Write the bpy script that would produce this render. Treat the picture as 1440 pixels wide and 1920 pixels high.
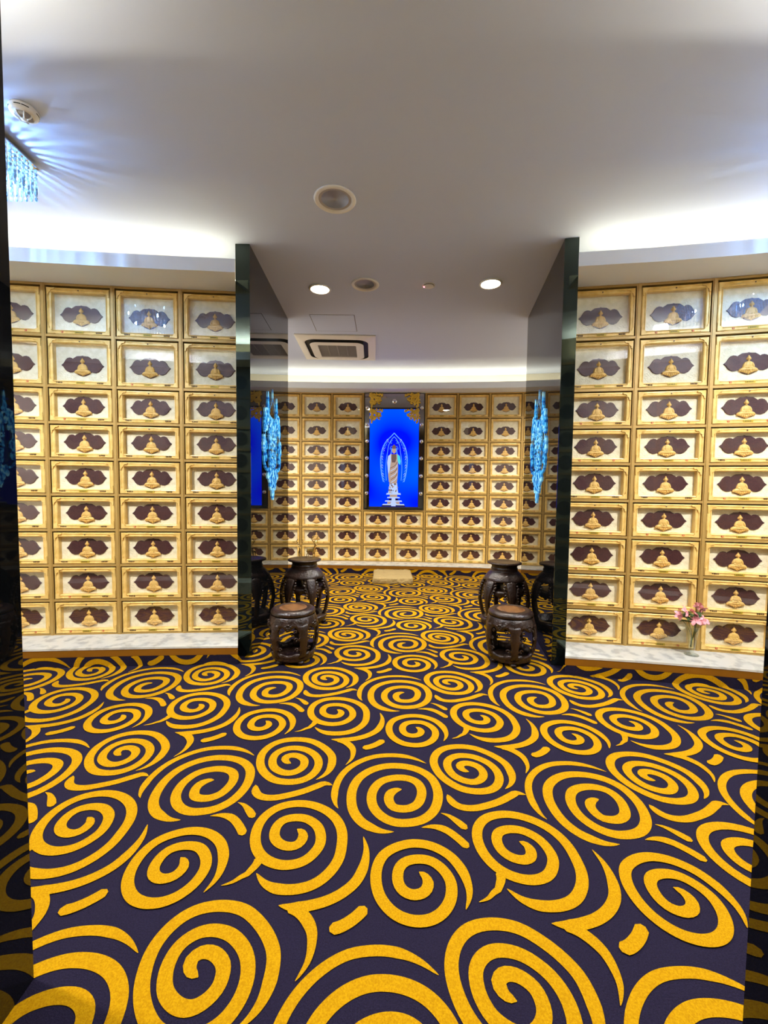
import bpy, bmesh, math, random
from math import sin, cos, pi, sqrt, atan2, hypot, radians
from mathutils import Vector, Matrix
random.seed(7)

sc = bpy.context.scene
for o in list(bpy.data.objects):
    bpy.data.objects.remove(o, do_unlink=True)
COL = sc.collection

# ------------------------------------------------------------------ camera
CAM_H = 1.285
FPX = 805.58
PITCH, ROLL = radians(3.0467), radians(0.62746)
cam_d = bpy.data.cameras.new('camera')
cam_d.sensor_fit = 'VERTICAL'
cam_d.sensor_height = 36.0
cam_d.lens = 36.0 * FPX / 1920.0
cam_d.clip_start = 0.02
cam = bpy.data.objects.new('camera', cam_d)
COL.objects.link(cam)
_cp, _sp, _cr, _sr = cos(PITCH), sin(PITCH), cos(ROLL), sin(ROLL)
R1 = Matrix(((1, 0, 0), (0, -_sp, -_cp), (0, _cp, -_sp)))
R2 = Matrix(((_cr, -_sr, 0), (_sr, _cr, 0), (0, 0, 1)))
RC = R2 @ R1
m = Matrix.Identity(4)
for i in range(3):
    m[i][0] = RC[0][i]
    m[i][1] = -RC[1][i]
    m[i][2] = -RC[2][i]
m[2][3] = CAM_H
cam.matrix_world = m
sc.camera = cam

# ------------------------------------------------------------------ look
sc.view_settings.view_transform = 'Standard'
sc.view_settings.look = 'None'
sc.view_settings.gamma = 1.0
sc.view_settings.use_curve_mapping = False
sc.view_settings.exposure = 1.24
w = bpy.data.worlds.new('world')
sc.world = w
w.use_nodes = True
w.node_tree.nodes['Background'].inputs[0].default_value = (0.55, 0.6, 0.7, 1)
w.node_tree.nodes['Background'].inputs[1].default_value = 0.02
sc.cycles.max_bounces = 10
sc.cycles.diffuse_bounces = 5
sc.cycles.glossy_bounces = 5
sc.cycles.transparent_max_bounces = 12
sc.cycles.sample_clamp_indirect = 6.0
sc.cycles.caustics_reflective = False
sc.cycles.caustics_refractive = False

LED_POWER = 14.5         # emission strength of the cove strips
LAMP_W = 95.0            # ceiling downlights, watts
CHANDELIER_W = 25.0
SCREEN_E = 1.0
CEIL = 3.055

# ------------------------------------------------------------------ materials
def srgb(r, g, b):
    f = lambda c: (c / 255 / 12.92) if c <= 10 else ((c / 255 + 0.055) / 1.055) ** 2.4
    return (f(r), f(g), f(b), 1)

def principled(name, col, rough=0.5, metal=0.0, spec=0.5, ior=None, emit=None, es=0.0):
    mt = bpy.data.materials.new(name)
    mt.use_nodes = True
    b = mt.node_tree.nodes['Principled BSDF']
    b.inputs['Base Color'].default_value = col
    b.inputs['Roughness'].default_value = rough
    b.inputs['Metallic'].default_value = metal
    b.inputs['Specular IOR Level'].default_value = spec
    if ior:
        b.inputs['IOR'].default_value = ior
    if emit:
        b.inputs['Emission Color'].default_value = emit
        b.inputs['Emission Strength'].default_value = es
    return mt

def N(mt, kind, **kw):
    n = mt.node_tree.nodes.new(kind)
    for k, v in kw.items():
        if k in n.inputs:
            n.inputs[k].default_value = v
        else:
            setattr(n, k, v)
    return n

def L(mt, a, ao, b, bi):
    mt.node_tree.links.new(a.outputs[ao], b.inputs[bi])

def bsdf(mt):
    return mt.node_tree.nodes['Principled BSDF']

def add_bump(mt, scale, strength, dist=0.01, detail=3.0, kind='ShaderNodeTexNoise'):
    tc = N(mt, 'ShaderNodeTexCoord')
    t = N(mt, kind)
    t.inputs['Scale'].default_value = scale
    if 'Detail' in t.inputs:
        t.inputs['Detail'].default_value = detail
    bp = N(mt, 'ShaderNodeBump')
    bp.inputs['Strength'].default_value = strength
    bp.inputs['Distance'].default_value = dist
    L(mt, tc, 'Object', t, 'Vector')
    L(mt, t, 0, bp, 'Height')
    L(mt, bp, 'Normal', bsdf(mt), 'Normal')
    return tc, t

def add_colour_noise(mt, c1, c2, scale, detail=3.0, lo=0.35, hi=0.65, coord='Object', stretch=None):
    tc = N(mt, 'ShaderNodeTexCoord')
    t = N(mt, 'ShaderNodeTexNoise')
    t.inputs['Scale'].default_value = scale
    t.inputs['Detail'].default_value = detail
    r = N(mt, 'ShaderNodeValToRGB')
    r.color_ramp.elements[0].position = lo
    r.color_ramp.elements[1].position = hi
    r.color_ramp.elements[0].color = c1
    r.color_ramp.elements[1].color = c2
    if stretch:
        mp = N(mt, 'ShaderNodeMapping')
        mp.inputs['Scale'].default_value = stretch
        L(mt, tc, coord, mp, 'Vector')
        L(mt, mp, 'Vector', t, 'Vector')
    else:
        L(mt, tc, coord, t, 'Vector')
    L(mt, t, 0, r, 'Fac')
    L(mt, r, 'Color', bsdf(mt), 'Base Color')
    return t, r

M = {}
M['ceiling'] = principled('ceiling_paint', srgb(196, 208, 238), 0.75)
add_bump(M['ceiling'], 3.0, 0.05, 0.01)
M['fascia'] = principled('white_paint', srgb(226, 229, 238), 0.5)
M['wall'] = principled('wall_paint', srgb(225, 220, 205), 0.7)
M['navy'] = principled('carpet_navy', srgb(46, 40, 66), 0.95, spec=0.1)
add_colour_noise(M['navy'], srgb(23, 19, 36), srgb(33, 28, 48), 260, 2)
M['yellow'] = principled('carpet_yellow', srgb(232, 172, 34), 0.95, spec=0.1)
add_colour_noise(M['yellow'], srgb(160, 114, 0), srgb(180, 136, 5), 220, 2)
for k in ('navy', 'yellow'):
    add_bump(M[k], 320, 0.5, 0.004, 2)
M['gold'] = principled('gold_frame', srgb(234, 204, 130), 0.36, 0.12)
add_colour_noise(M['gold'], srgb(218, 178, 92), srgb(236, 202, 124), 18, 3)
M['golddark'] = principled('gold_upright', srgb(178, 144, 78), 0.42, 0.25)
M['gapshade'] = principled('gap_shade', srgb(70, 52, 26), 0.7)  # dark colour standing in for the shade in the gaps between niches
M['round_disc'] = principled('round_disc', srgb(26, 22, 22), 0.5)
M['shadedpanel'] = principled('shaded_panel', srgb(104, 100, 84), 0.5)  # panel colour darkened so the entrance wall looks unlit
M['shadedgold'] = principled('shaded_gold', srgb(120, 98, 56), 0.5)  # gold with the same lack of light put into its colour
M['goldboard'] = principled('gold_board', srgb(138, 90, 16), 0.45, 0.3)
M['figure'] = principled('gold_relief', srgb(226, 184, 100), 0.5, 0.05)
M['plate'] = principled('olive_plate', srgb(176, 150, 40), 0.5, 0.2)
M['ink'] = principled('dark_ink', srgb(88, 60, 28), 0.6)
M['seal'] = principled('red_seal', srgb(190, 62, 44), 0.6)
M['lockm'] = principled('lock_metal', srgb(120, 100, 84), 0.3, 0.8)
# cream carved backing panel
M['cream'] = principled('cream_panel', srgb(238, 230, 200), 0.55)
add_colour_noise(M['cream'], srgb(234, 226, 190), srgb(248, 241, 212), 30, 4)
tc = N(M['cream'], 'ShaderNodeTexCoord')
vo = N(M['cream'], 'ShaderNodeTexNoise')
vo.inputs['Scale'].default_value = 42
vo.inputs['Distortion'].default_value = 2.5
bp = N(M['cream'], 'ShaderNodeBump')
bp.inputs['Strength'].default_value = 0.6
bp.inputs['Distance'].default_value = 0.006
L(M['cream'], tc, 'Object', vo, 'Vector')
L(M['cream'], vo, 0, bp, 'Height')
L(M['cream'], bp, 'Normal', bsdf(M['cream']), 'Normal')
# dark medallion with rows of tiny carved characters
md = principled('maroon_lacquer', srgb(74, 34, 38), 0.45)
tc = N(md, 'ShaderNodeTexCoord')
mp = N(md, 'ShaderNodeMapping')
mp.inputs['Rotation'].default_value = (radians(90), 0, 0)
br = N(md, 'ShaderNodeTexBrick')
br.offset = 0.0
br.inputs['Color1'].default_value = srgb(100, 54, 52)
br.inputs['Color2'].default_value = srgb(66, 28, 32)
br.inputs['Mortar'].default_value = srgb(52, 22, 27)
br.inputs['Scale'].default_value = 1.0
br.inputs['Mortar Size'].default_value = 0.0016
br.inputs['Brick Width'].default_value = 0.0075
br.inputs['Row Height'].default_value = 0.0085
L(md, tc, 'Object', mp, 'Vector')
L(md, mp, 'Vector', br, 'Vector')
L(md, br, 'Color', bsdf(md), 'Base Color')
M['maroon'] = md
# marble
M['marble'] = principled('white_marble', srgb(232, 232, 228), 0.25)
add_colour_noise(M['marble'], srgb(172, 173, 168), srgb(200, 200, 192), 13, 6, 0.38, 0.52)
# black mirror glass
M['mirror'] = principled('black_glass', (0.003, 0.0035, 0.004, 1), 0.015, 0.0, 0.5, 1.62)
M['mirror_green'] = principled('black_glass_edge', (0.004, 0.006, 0.0055, 1), 0.02, 0.0, 0.5, 1.7)
bsdf(M['mirror_green']).inputs['Specular Tint'].default_value = (0.8, 1.0, 0.85, 1)
M['smoke_mirror'] = principled('smoked_mirror', (0.42, 0.40, 0.38, 1), 0.03, 1.0)
M['crystal_ball'] = principled('crystal_ball', (0.75, 0.76, 0.8, 1), 0.06, 1.0)
# clear pane: fresnel mix of straight-through and mirror
def pane(name, ior=1.5, tint=(1, 1, 1, 1), gloss=1.0):
    mt = bpy.data.materials.new(name)
    mt.use_nodes = True
    nt = mt.node_tree
    nt.nodes.remove(nt.nodes['Principled BSDF'])
    out = nt.nodes['Material Output']
    fr = N(mt, 'ShaderNodeFresnel')
    ge = N(mt, 'ShaderNodeNewGeometry'); mr = N(mt, 'ShaderNodeMapRange')   # same reflectance from either side of the thin sheet
    mr.inputs['To Min'].default_value = ior; mr.inputs['To Max'].default_value = 1.0 / ior
    L(mt, ge, 'Backfacing', mr, 0); L(mt, mr, 0, fr, 'IOR')
    tr = N(mt, 'ShaderNodeBsdfTransparent'); tr.inputs['Color'].default_value = tint
    gl = N(mt, 'ShaderNodeBsdfGlossy'); gl.inputs['Roughness'].default_value = 0.01
    gl.inputs['Color'].default_value = (gloss, gloss, gloss, 1)
    mx = N(mt, 'ShaderNodeMixShader')
    L(mt, fr, 0, mx, 0); L(mt, tr, 0, mx, 1); L(mt, gl, 0, mx, 2)
    L(mt, mx, 0, out, 'Surface')
    return mt
M['pane'] = pane('niche_glass', 1.78)
M['vase'] = pane('vase_glass', 1.5, (0.93, 0.95, 0.92, 1))
# rosewood
M['wood'] = principled('rosewood', srgb(50, 32, 25), 0.28)
add_colour_noise(M['wood'], srgb(26, 16, 12), srgb(50, 32, 24), 14, 5, 0.3, 0.7, 'Object', (1, 1, 0.25))
add_bump(M['wood'], 75, 0.6, 0.007, 5)
M['seatwood'] = principled('burl_wood', srgb(124, 86, 50), 0.3)
add_colour_noise(M['seatwood'], srgb(78, 48, 26), srgb(122, 82, 46), 9, 6, 0.35, 0.65, 'Object', (1, 3.5, 1))
M['white_plastic'] = principled('white_plastic', srgb(228, 226, 222), 0.45)
M['grey_plastic'] = principled('grey_grille', srgb(140, 136, 134), 0.6)
M['dark_grille'] = principled('dark_grille', srgb(176, 172, 176), 0.7)
M['slot'] = principled('black_slot', srgb(16, 14, 15), 0.6)
M['frame_metal'] = principled('chrome', (0.8, 0.8, 0.85, 1), 0.08, 1.0)
M['brass'] = principled('brass', srgb(226, 192, 116), 0.25, 0.7)
M['cloth'] = principled('sand_cloth', srgb(166, 144, 96), 0.9, spec=0.15)
add_bump(M['cloth'], 9, 1.0, 0.05)
M['petal'] = principled('pink_petal', srgb(240, 164, 170), 0.6)
M['leaf'] = principled('green_leaf', srgb(58, 84, 42), 0.55)
M['stem'] = principled('green_stem', srgb(92, 100, 52), 0.6)
M['carved'] = principled('carved_gilt', srgb(216, 178, 62), 0.4, 0.35)
add_bump(M['carved'], 70, 0.5, 0.004)

def emitter(name, col, s):
    mt = bpy.data.materials.new(name)
    mt.use_nodes = True
    nt = mt.node_tree
    nt.nodes.remove(nt.nodes['Principled BSDF'])
    e = N(mt, 'ShaderNodeEmission')
    e.inputs['Color'].default_value = col
    e.inputs['Strength'].default_value = s
    L(mt, e, 0, nt.nodes['Material Output'], 'Surface')
    return mt
M['led'] = emitter('led_strip', (1.0, 0.86, 0.50, 1), LED_POWER)
M['led_front'] = emitter('led_strip_front', (1.0, 0.88, 0.60, 1), LED_POWER * 13)
M['lamp'] = emitter('lamp_lens', (1.0, 0.9, 0.68, 1), 14)
M['red_led'] = emitter('red_led', (1.0, 0.12, 0.2, 1), 4)
for nm_, c0_, c1_ in (('blue_ornament', srgb(16, 74, 160), srgb(84, 190, 250)), ('blue_pale', srgb(46, 140, 222), srgb(160, 234, 255))):
    mt_ = emitter(nm_, c1_, 0.5)
    em_ = [n for n in mt_.node_tree.nodes if n.type == 'EMISSION'][0]
    tc_ = N(mt_, 'ShaderNodeTexCoord'); nz_ = N(mt_, 'ShaderNodeTexNoise'); rp_ = N(mt_, 'ShaderNodeValToRGB')
    nz_.inputs['Scale'].default_value = 34; nz_.inputs['Detail'].default_value = 2
    rp_.color_ramp.elements[0].position = 0.4; rp_.color_ramp.elements[0].color = c0_
    rp_.color_ramp.elements[1].position = 0.6; rp_.color_ramp.elements[1].color = c1_
    L(mt_, tc_, 'Object', nz_, 'Vector'); L(mt_, nz_, 0, rp_, 'Fac'); L(mt_, rp_, 'Color', em_, 'Color')
    M[nm_] = mt_
# crystals: lit glass pieces
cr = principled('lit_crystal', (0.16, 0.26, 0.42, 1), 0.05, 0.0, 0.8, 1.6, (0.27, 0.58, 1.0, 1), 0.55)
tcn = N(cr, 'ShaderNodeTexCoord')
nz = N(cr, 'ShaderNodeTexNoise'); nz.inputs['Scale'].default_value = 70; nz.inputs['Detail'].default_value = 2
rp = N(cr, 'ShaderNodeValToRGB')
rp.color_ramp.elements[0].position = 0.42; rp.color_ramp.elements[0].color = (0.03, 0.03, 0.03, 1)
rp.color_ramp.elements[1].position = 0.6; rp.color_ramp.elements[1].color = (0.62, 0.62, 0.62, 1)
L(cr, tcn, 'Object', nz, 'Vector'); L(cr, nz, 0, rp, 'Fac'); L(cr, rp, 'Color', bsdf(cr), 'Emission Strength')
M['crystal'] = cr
# blue screen, brighter towards its middle left and right upper side as the picture on it is
bs = bpy.data.materials.new('blue_screen'); bs.use_nodes = True
bs.node_tree.nodes.remove(bs.node_tree.nodes['Principled BSDF'])
tcn = N(bs, 'ShaderNodeTexCoord')
nz = N(bs, 'ShaderNodeTexNoise'); nz.inputs['Scale'].default_value = 1.4; nz.inputs['Detail'].default_value = 0
rp = N(bs, 'ShaderNodeValToRGB')
rp.color_ramp.elements[0].position = 0.35; rp.color_ramp.elements[0].color = srgb(0, 8, 200)
rp.color_ramp.elements[1].position = 0.68; rp.color_ramp.elements[1].color = srgb(0, 66, 205)
em = N(bs, 'ShaderNodeEmission'); em.inputs['Strength'].default_value = SCREEN_E
L(bs, tcn, 'Object', nz, 'Vector'); L(bs, nz, 0, rp, 'Fac'); L(bs, rp, 'Color', em, 'Color')
L(bs, em, 0, bs.node_tree.nodes['Material Output'], 'Surface')
M['screen'] = bs
M['scr_line'] = emitter('screen_line', srgb(96, 160, 250), 0.52)
M['scr_white'] = emitter('screen_white', srgb(176, 194, 232), 0.52)
M['scr_tan'] = emitter('screen_tan', srgb(176, 150, 134), 0.49)
M['scr_brown'] = emitter('screen_brown', srgb(112, 88, 84), 0.46)
M['scr_teal'] = emitter('screen_teal', srgb(70, 200, 220), 0.52)
M['scr_dark'] = emitter('screen_dark', srgb(34, 30, 60), 0.46)

# ------------------------------------------------------------------ mesh helpers
class MB:
    def __init__(s):
        s.v = []; s.f = []; s.mi = []; s.smooth = []
    def add(s, vs, fs, mi=0, sm=False):
        b = len(s.v)
        s.v += [tuple(p) for p in vs]
        for f in fs:
            s.f.append([i + b for i in f]); s.mi.append(mi); s.smooth.append(sm)
        return s
    def box(s, x0, x1, y0, y1, z0, z1, mi=0):
        vs = [(x0, y0, z0), (x1, y0, z0), (x1, y1, z0), (x0, y1, z0), (x0, y0, z1), (x1, y0, z1), (x1, y1, z1), (x0, y1, z1)]
        return s.add(vs, [(3, 2, 1, 0), (4, 5, 6, 7), (0, 1, 5, 4), (1, 2, 6, 5), (2, 3, 7, 6), (3, 0, 4, 7)], mi)
    def prism(s, pts, z0, z1, mi=0):       # footprint, counter-clockwise
        n = len(pts)
        vs = [(p[0], p[1], z0) for p in pts] + [(p[0], p[1], z1) for p in pts]
        fs = [list(range(n))[::-1], list(range(n, 2 * n))] + [(i, (i + 1) % n, (i + 1) % n + n, i + n) for i in range(n)]
        return s.add(vs, fs, mi)
    def lathe(s, prof, n=32, mi=0, cx=0, cy=0, sm=True, rmod=None):
        vs = []
        for (r, z) in prof:
            for k in range(n):
                a = 2 * pi * k / n
                rr = r * (rmod(a, z) if rmod else 1)
                vs.append((cx + rr * cos(a), cy + rr * sin(a), z))
        fs = []
        for j in range(len(prof) - 1):
            for k in range(n):
                k2 = (k + 1) % n
                fs.append((j * n + k, j * n + k2, (j + 1) * n + k2, (j + 1) * n + k))
        if prof[0][0] > 1e-6: fs.append(list(range(n))[::-1])
        if prof[-1][0] > 1e-6: fs.append([(len(prof) - 1) * n + k for k in range(n)])
        return s.add(vs, fs, mi, sm)
    def ell(s, c, r, mi=0, nu=12, nv=8, rot=None):
        vs = []; fs = []
        for j in range(nv + 1):
            t = pi * j / nv
            for k in range(nu):
                a = 2 * pi * k / nu
                p = Vector((r[0] * sin(t) * cos(a), r[1] * sin(t) * sin(a), r[2] * cos(t)))
                if rot: p = rot @ p
                vs.append((c[0] + p.x, c[1] + p.y, c[2] + p.z))
        for j in range(nv):
            for k in range(nu):
                k2 = (k + 1) % nu
                fs.append((j * nu + k, (j + 1) * nu + k, (j + 1) * nu + k2, j * nu + k2))
        return s.add(vs, fs, mi, True)
    def tube(s, pts, rad, mi=0, n=8, flat=None):
        pts = [Vector(p) for p in pts]
        if not isinstance(rad, (list, tuple)): rad = [rad] * len(pts)
        vs = []; up = Vector((0, 0, 1)); prev = None
        for i, p in enumerate(pts):
            d = (pts[min(i + 1, len(pts) - 1)] - pts[max(i - 1, 0)])
            if d.length < 1e-9: d = Vector((0, 0, 1))
            d.normalize()
            if prev is None:
                a = up.cross(d)
                if a.length < 1e-3: a = Vector((1, 0, 0)).cross(d)
            else:
                a = prev - d * prev.dot(d)
                if a.length < 1e-6: a = up.cross(d)
            a.normalize(); prev = a.copy()
            b = d.cross(a)
            for k in range(n):
                t = 2 * pi * k / n
                q = p + a * (rad[i] * cos(t)) + b * (rad[i] * sin(t))
                if flat: q = p + (q - p) * 1.0 - flat[0] * ((q - p).dot(flat[0]) * (1 - flat[1]))
                vs.append(q)
        fs = []
        for i in range(len(pts) - 1):
            for k in range(n):
                k2 = (k + 1) % n
                fs.append((i * n + k, i * n + k2, (i + 1) * n + k2, (i + 1) * n + k))
        fs.append(list(range(n))[::-1]); fs.append([(len(pts) - 1) * n + k for k in range(n)])
        return s.add(vs, fs, mi, True)
    def outline(s, pts, y_back, y_front, mi=0, bevel=0.0, inset=0.96):
        """extrude an x-z outline (counter-clockwise seen from -y) towards -y"""
        n = len(pts)
        cx = sum(p[0] for p in pts) / n; cz = sum(p[1] for p in pts) / n
        vs = [(p[0], y_back, p[1]) for p in pts] + [(p[0], y_front + bevel, p[1]) for p in pts]
        vs += [(cx + (p[0] - cx) * inset, y_front, cz + (p[1] - cz) * inset) for p in pts]
        fs = [(i, (i + 1) % n, (i + 1) % n + n, i + n) for i in range(n)]
        fs += [(i + n, (i + 1) % n + n, (i + 1) % n + 2 * n, i + 2 * n) for i in range(n)]
        fs.append([i + 2 * n for i in range(n)])
        return s.add(vs, fs, mi)
    def mesh(s, name, mats):
        me = bpy.data.meshes.new(name)
        me.from_pydata(s.v, [], s.f)
        for mt in (mats if isinstance(mats, (list, tuple)) else [mats]):
            me.materials.append(mt)
        me.polygons.foreach_set('material_index', s.mi)
        me.polygons.foreach_set('use_smooth', s.smooth)
        me.update()
        return me
    def build(s, name, mats, parent=None, fix=False):
        me = s.mesh(name, mats)
        if fix:
            bm = bmesh.new(); bm.from_mesh(me)
            bmesh.ops.recalc_face_normals(bm, faces=bm.faces[:])
            bm.to_mesh(me); bm.free()
        o = bpy.data.objects.new(name, me)
        COL.objects.link(o)
        if parent: o.parent = parent
        return o

def obj_from(name, me, parent=None):
    o = bpy.data.objects.new(name, me)
    COL.objects.link(o)
    if parent: o.parent = parent
    return o

def thing(name, label, cat, loc=(0, 0, 0), rz=0.0, group=None):
    o = bpy.data.objects.new(name, None)
    COL.objects.link(o)
    o.empty_display_size = 0.05
    o.location = loc; o.rotation_euler = (0, 0, rz)
    tag(o, label, cat, group)
    return o

def tag(o, label, cat, group=None):
    o['label'] = label; o['category'] = cat
    if group: o['group'] = group
    return o

def struct(o):
    o['kind'] = 'structure'
    return o

def copy_tree(o, parent=None):
    c = o.copy(); COL.objects.link(c)
    if parent: c.parent = parent
    for ch in list(o.children):
        copy_tree(ch, c)
    return c

def spline(pts, per=8):
    """Catmull-Rom through the points (any dimension)"""
    out = []
    n = len(pts)
    for i in range(n - 1):
        p0 = pts[max(i - 1, 0)]; p1 = pts[i]; p2 = pts[i + 1]; p3 = pts[min(i + 2, n - 1)]
        for k in range(per):
            t = k / per
            out.append(tuple(0.5 * ((2 * b) + (-a + c) * t + (2 * a - 5 * b + 4 * c - d) * t * t + (-a + 3 * b - 3 * c + d) * t ** 3)
                             for a, b, c, d in zip(p0, p1, p2, p3)))
    out.append(tuple(pts[-1]))
    return out

def offset_line(pts, d):
    """offset a left-to-right polyline towards the room (to the right of its direction) by d"""
    out = []
    for i, p in enumerate(pts):
        a = pts[max(i - 1, 0)]; b = pts[min(i + 1, len(pts) - 1)]
        dx, dy = b[0] - a[0], b[1] - a[1]
        l = hypot(dx, dy)
        out.append((p[0] + dy / l * d, p[1] - dx / l * d))
    if pts and d > -0.08:              # the built-in shelves and coves die into the front corners of the glass partitions
        k = max(0.0, d - 0.13) / 0.17
        if abs(pts[-1][0] + 1.112) < 1e-6: out[-1] = (-1.106 + 0.056 * k, out[-1][1])
        if abs(pts[0][0] - 1.372) < 1e-6: out[0] = (1.346 - 0.074 * k, out[0][1])
    return out
# ------------------------------------------------------------------ wall lines (left to right, at the face of the niches)
W_N = 0.4876
L_PTS = [(-3.013, 3.188), (-2.528, 3.242), (-2.043, 3.287), (-1.557, 3.328), (-1.070, 3.362)]
L_CLIP = [(-3.62, 3.10), (-3.013, 3.188), (-2.528, 3.242), (-2.043, 3.287), (-1.557, 3.328), (-1.112, 3.359)]
R_PTS = [(1.330, 3.236), (1.810, 3.159), (2.287, 3.070), (2.760, 2.962)]
def back_y(x): return -0.02233 * x * x - 0.03878 * x + 6.765
B_X = [-1.802, -1.315, -0.828, -0.341, 0.146, 0.633, 1.119, 1.605, 2.089, 2.571]
B_PTS = [(x, back_y(x)) for x in B_X]
L_WALL = [(-3.62, 3.10)] + L_PTS
R_WALL = R_PTS + [(3.34, 2.80)]
R_CLIP = [(1.372, 3.229)] + R_PTS[1:] + [(3.34, 2.80)]
B_WALL = [(-2.30, back_y(-2.30))] + B_PTS + [(2.95, back_y(2.95))]
LEDGE_Z, LEDGE_D, KICK = 0.138, 0.30, 0.074
RACK_TOP = 2.7675
T_ROW, S_ROW = 0.3696, 0.27
LEVELS = [RACK_TOP, RACK_TOP - T_ROW, RACK_TOP - 2 * T_ROW] + [RACK_TOP - 2 * T_ROW - S_ROW * k for k in range(1, 8)]

# ------------------------------------------------------------------ floor and carpet
CARPET = [
(0.04,0.05,0.1,[(0.089,1.775),(0.061,1.769),(0.038,1.746),(0.033,1.711),(0.048,1.675),(0.079,1.663),(0.117,1.667),(0.151,1.692),(0.17,1.738),(0.172,1.784),(0.153,1.825),(0.109,1.848),(0.052,1.847),(-0.001,1.822),(-0.032,1.771),(-0.039,1.715),(-0.026,1.663),(0.007,1.619),(0.053,1.593),(0.106,1.59),(0.163,1.607),(0.21,1.651),(0.236,1.714),(0.241,1.78),(0.223,1.849),(0.175,1.901),(0.106,1.928),(0.027,1.929),(-0.043,1.9),(-0.095,1.848),(-0.12,1.78),(-0.122,1.709),(-0.107,1.644),(-0.073,1.592),(-0.028,1.561),(0.011,1.547),(0.05,1.546)]),
(0.03,0.12,0.08,[(0.211,1.951),(0.164,1.983),(0.108,2.004),(0.043,2.01),(-0.03,1.999),(-0.093,1.966),(-0.146,1.915),(-0.179,1.856),(-0.194,1.789),(-0.194,1.728),(-0.184,1.684),(-0.171,1.661)]),
(0.038,0.05,0.12,[(-0.421,1.94),(-0.447,1.954),(-0.456,1.982),(-0.434,2.001),(-0.398,1.996),(-0.365,1.967),(-0.359,1.923),(-0.379,1.889),(-0.413,1.872),(-0.453,1.88),(-0.493,1.911),(-0.513,1.961),(-0.508,2.013),(-0.476,2.048),(-0.429,2.06),(-0.372,2.047),(-0.321,2.007),(-0.295,1.956),(-0.294,1.9),(-0.317,1.851),(-0.358,1.821),(-0.415,1.813),(-0.474,1.828),(-0.527,1.873),(-0.562,1.932),(-0.575,2.007),(-0.554,2.073),(-0.506,2.117),(-0.435,2.133),(-0.359,2.12),(-0.291,2.072),(-0.244,2.012),(-0.231,1.957),(-0.236,1.899),(-0.257,1.857),(-0.287,1.83)]),
(0.034,0.04,0.05,[(-0.542,1.792),(-0.528,1.748),(-0.496,1.721),(-0.445,1.716),(-0.389,1.731),(-0.329,1.756),(-0.277,1.788),(-0.244,1.806),(-0.21,1.795)]),
(0.03,0.08,-1,[(0.239,1.641),(0.266,1.629),(0.295,1.601),(0.327,1.562)]),
(0.032,0.08,-1,[(0.156,1.567),(0.199,1.572),(0.243,1.559),(0.282,1.523),(0.316,1.477)]),
(0.038,0.05,0.1,[(-0.314,1.553),(-0.293,1.538),(-0.285,1.512),(-0.296,1.485),(-0.324,1.474),(-0.361,1.484),(-0.389,1.514),(-0.395,1.558),(-0.377,1.594),(-0.335,1.609),(-0.287,1.603),(-0.244,1.572),(-0.223,1.532),(-0.218,1.486),(-0.234,1.446),(-0.262,1.415),(-0.303,1.399),(-0.35,1.4),(-0.399,1.421),(-0.436,1.458),(-0.459,1.509),(-0.464,1.569),(-0.446,1.625),(-0.402,1.667),(-0.337,1.684),(-0.273,1.675),(-0.213,1.644),(-0.168,1.597),(-0.144,1.541),(-0.139,1.48),(-0.145,1.422),(-0.171,1.369),(-0.213,1.329),(-0.267,1.31),(-0.327,1.31),(-0.375,1.329),(-0.412,1.365)]),
(0.034,-1,0.16,[(-0.419,1.429),(-0.421,1.402),(-0.431,1.381),(-0.446,1.356),(-0.454,1.355),(-0.48,1.332),(-0.512,1.319)]),
(0.036,0.14,0.06,[(-0.063,1.52),(-0.05,1.462),(-0.055,1.4),(-0.077,1.342),(-0.118,1.299),(-0.169,1.27),(-0.229,1.253),(-0.271,1.25),(-0.311,1.255)]),
(0.036,-1,0.16,[(-0.282,1.252),(-0.247,1.238),(-0.217,1.212),(-0.196,1.178),(-0.19,1.141),(-0.193,1.102),(-0.205,1.073),(-0.218,1.052)]),
(0.037,-1,-1,[(-0.146,1.184),(-0.113,1.193),(-0.075,1.218),(-0.042,1.252)]),
(0.037,0.05,0.14,[(0.131,1.376),(0.151,1.358),(0.157,1.33),(0.14,1.303),(0.106,1.294),(0.074,1.309),(0.059,1.342),(0.064,1.387),(0.09,1.416),(0.135,1.426),(0.18,1.416),(0.216,1.38),(0.232,1.334),(0.222,1.281),(0.192,1.239),(0.149,1.215),(0.098,1.212),(0.048,1.231),(0.009,1.272),(-0.011,1.325),(-0.011,1.387),(0.012,1.441),(0.06,1.476),(0.122,1.492),(0.187,1.48),(0.243,1.441),(0.276,1.385),(0.287,1.328),(0.282,1.287),(0.264,1.248)]),
]
TU, TV = (0.822, -0.046), (0.053, 0.880)
FRONTS = []
for wl in (L_CLIP, R_CLIP, B_WALL):
    FRONTS.append(offset_line(wl, LEDGE_D - 0.004))

def fold(x, y):
    """height s up the carpeted toe-kick for a floor point lying beyond a ledge front; returns 3-D point or None"""
    for fi, fr in enumerate(FRONTS):
        if fi < 2 and y > 4.2: continue
        if fi == 2 and y < 5.0: continue
        for a, b in zip(fr[:-1], fr[1:]):
            if a[0] <= x < b[0]:
                t = (x - a[0]) / (b[0] - a[0])
                yl = a[1] + (b[1] - a[1]) * t
                if y <= yl - 0.001: return (x, y, 0.0018), 0.0
                l = hypot(b[0] - a[0], b[1] - a[1])
                s = (y - yl) * (b[0] - a[0]) / l
                nx, ny = (b[1] - a[1]) / l, -(b[0] - a[0]) / l
                return (x + nx * (s + 0.002), y + ny * (s + 0.002), min(s, KICK)), s
    if y > 6.5: return None, 9
    return (x, y, 0.0018), 0.0

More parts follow.
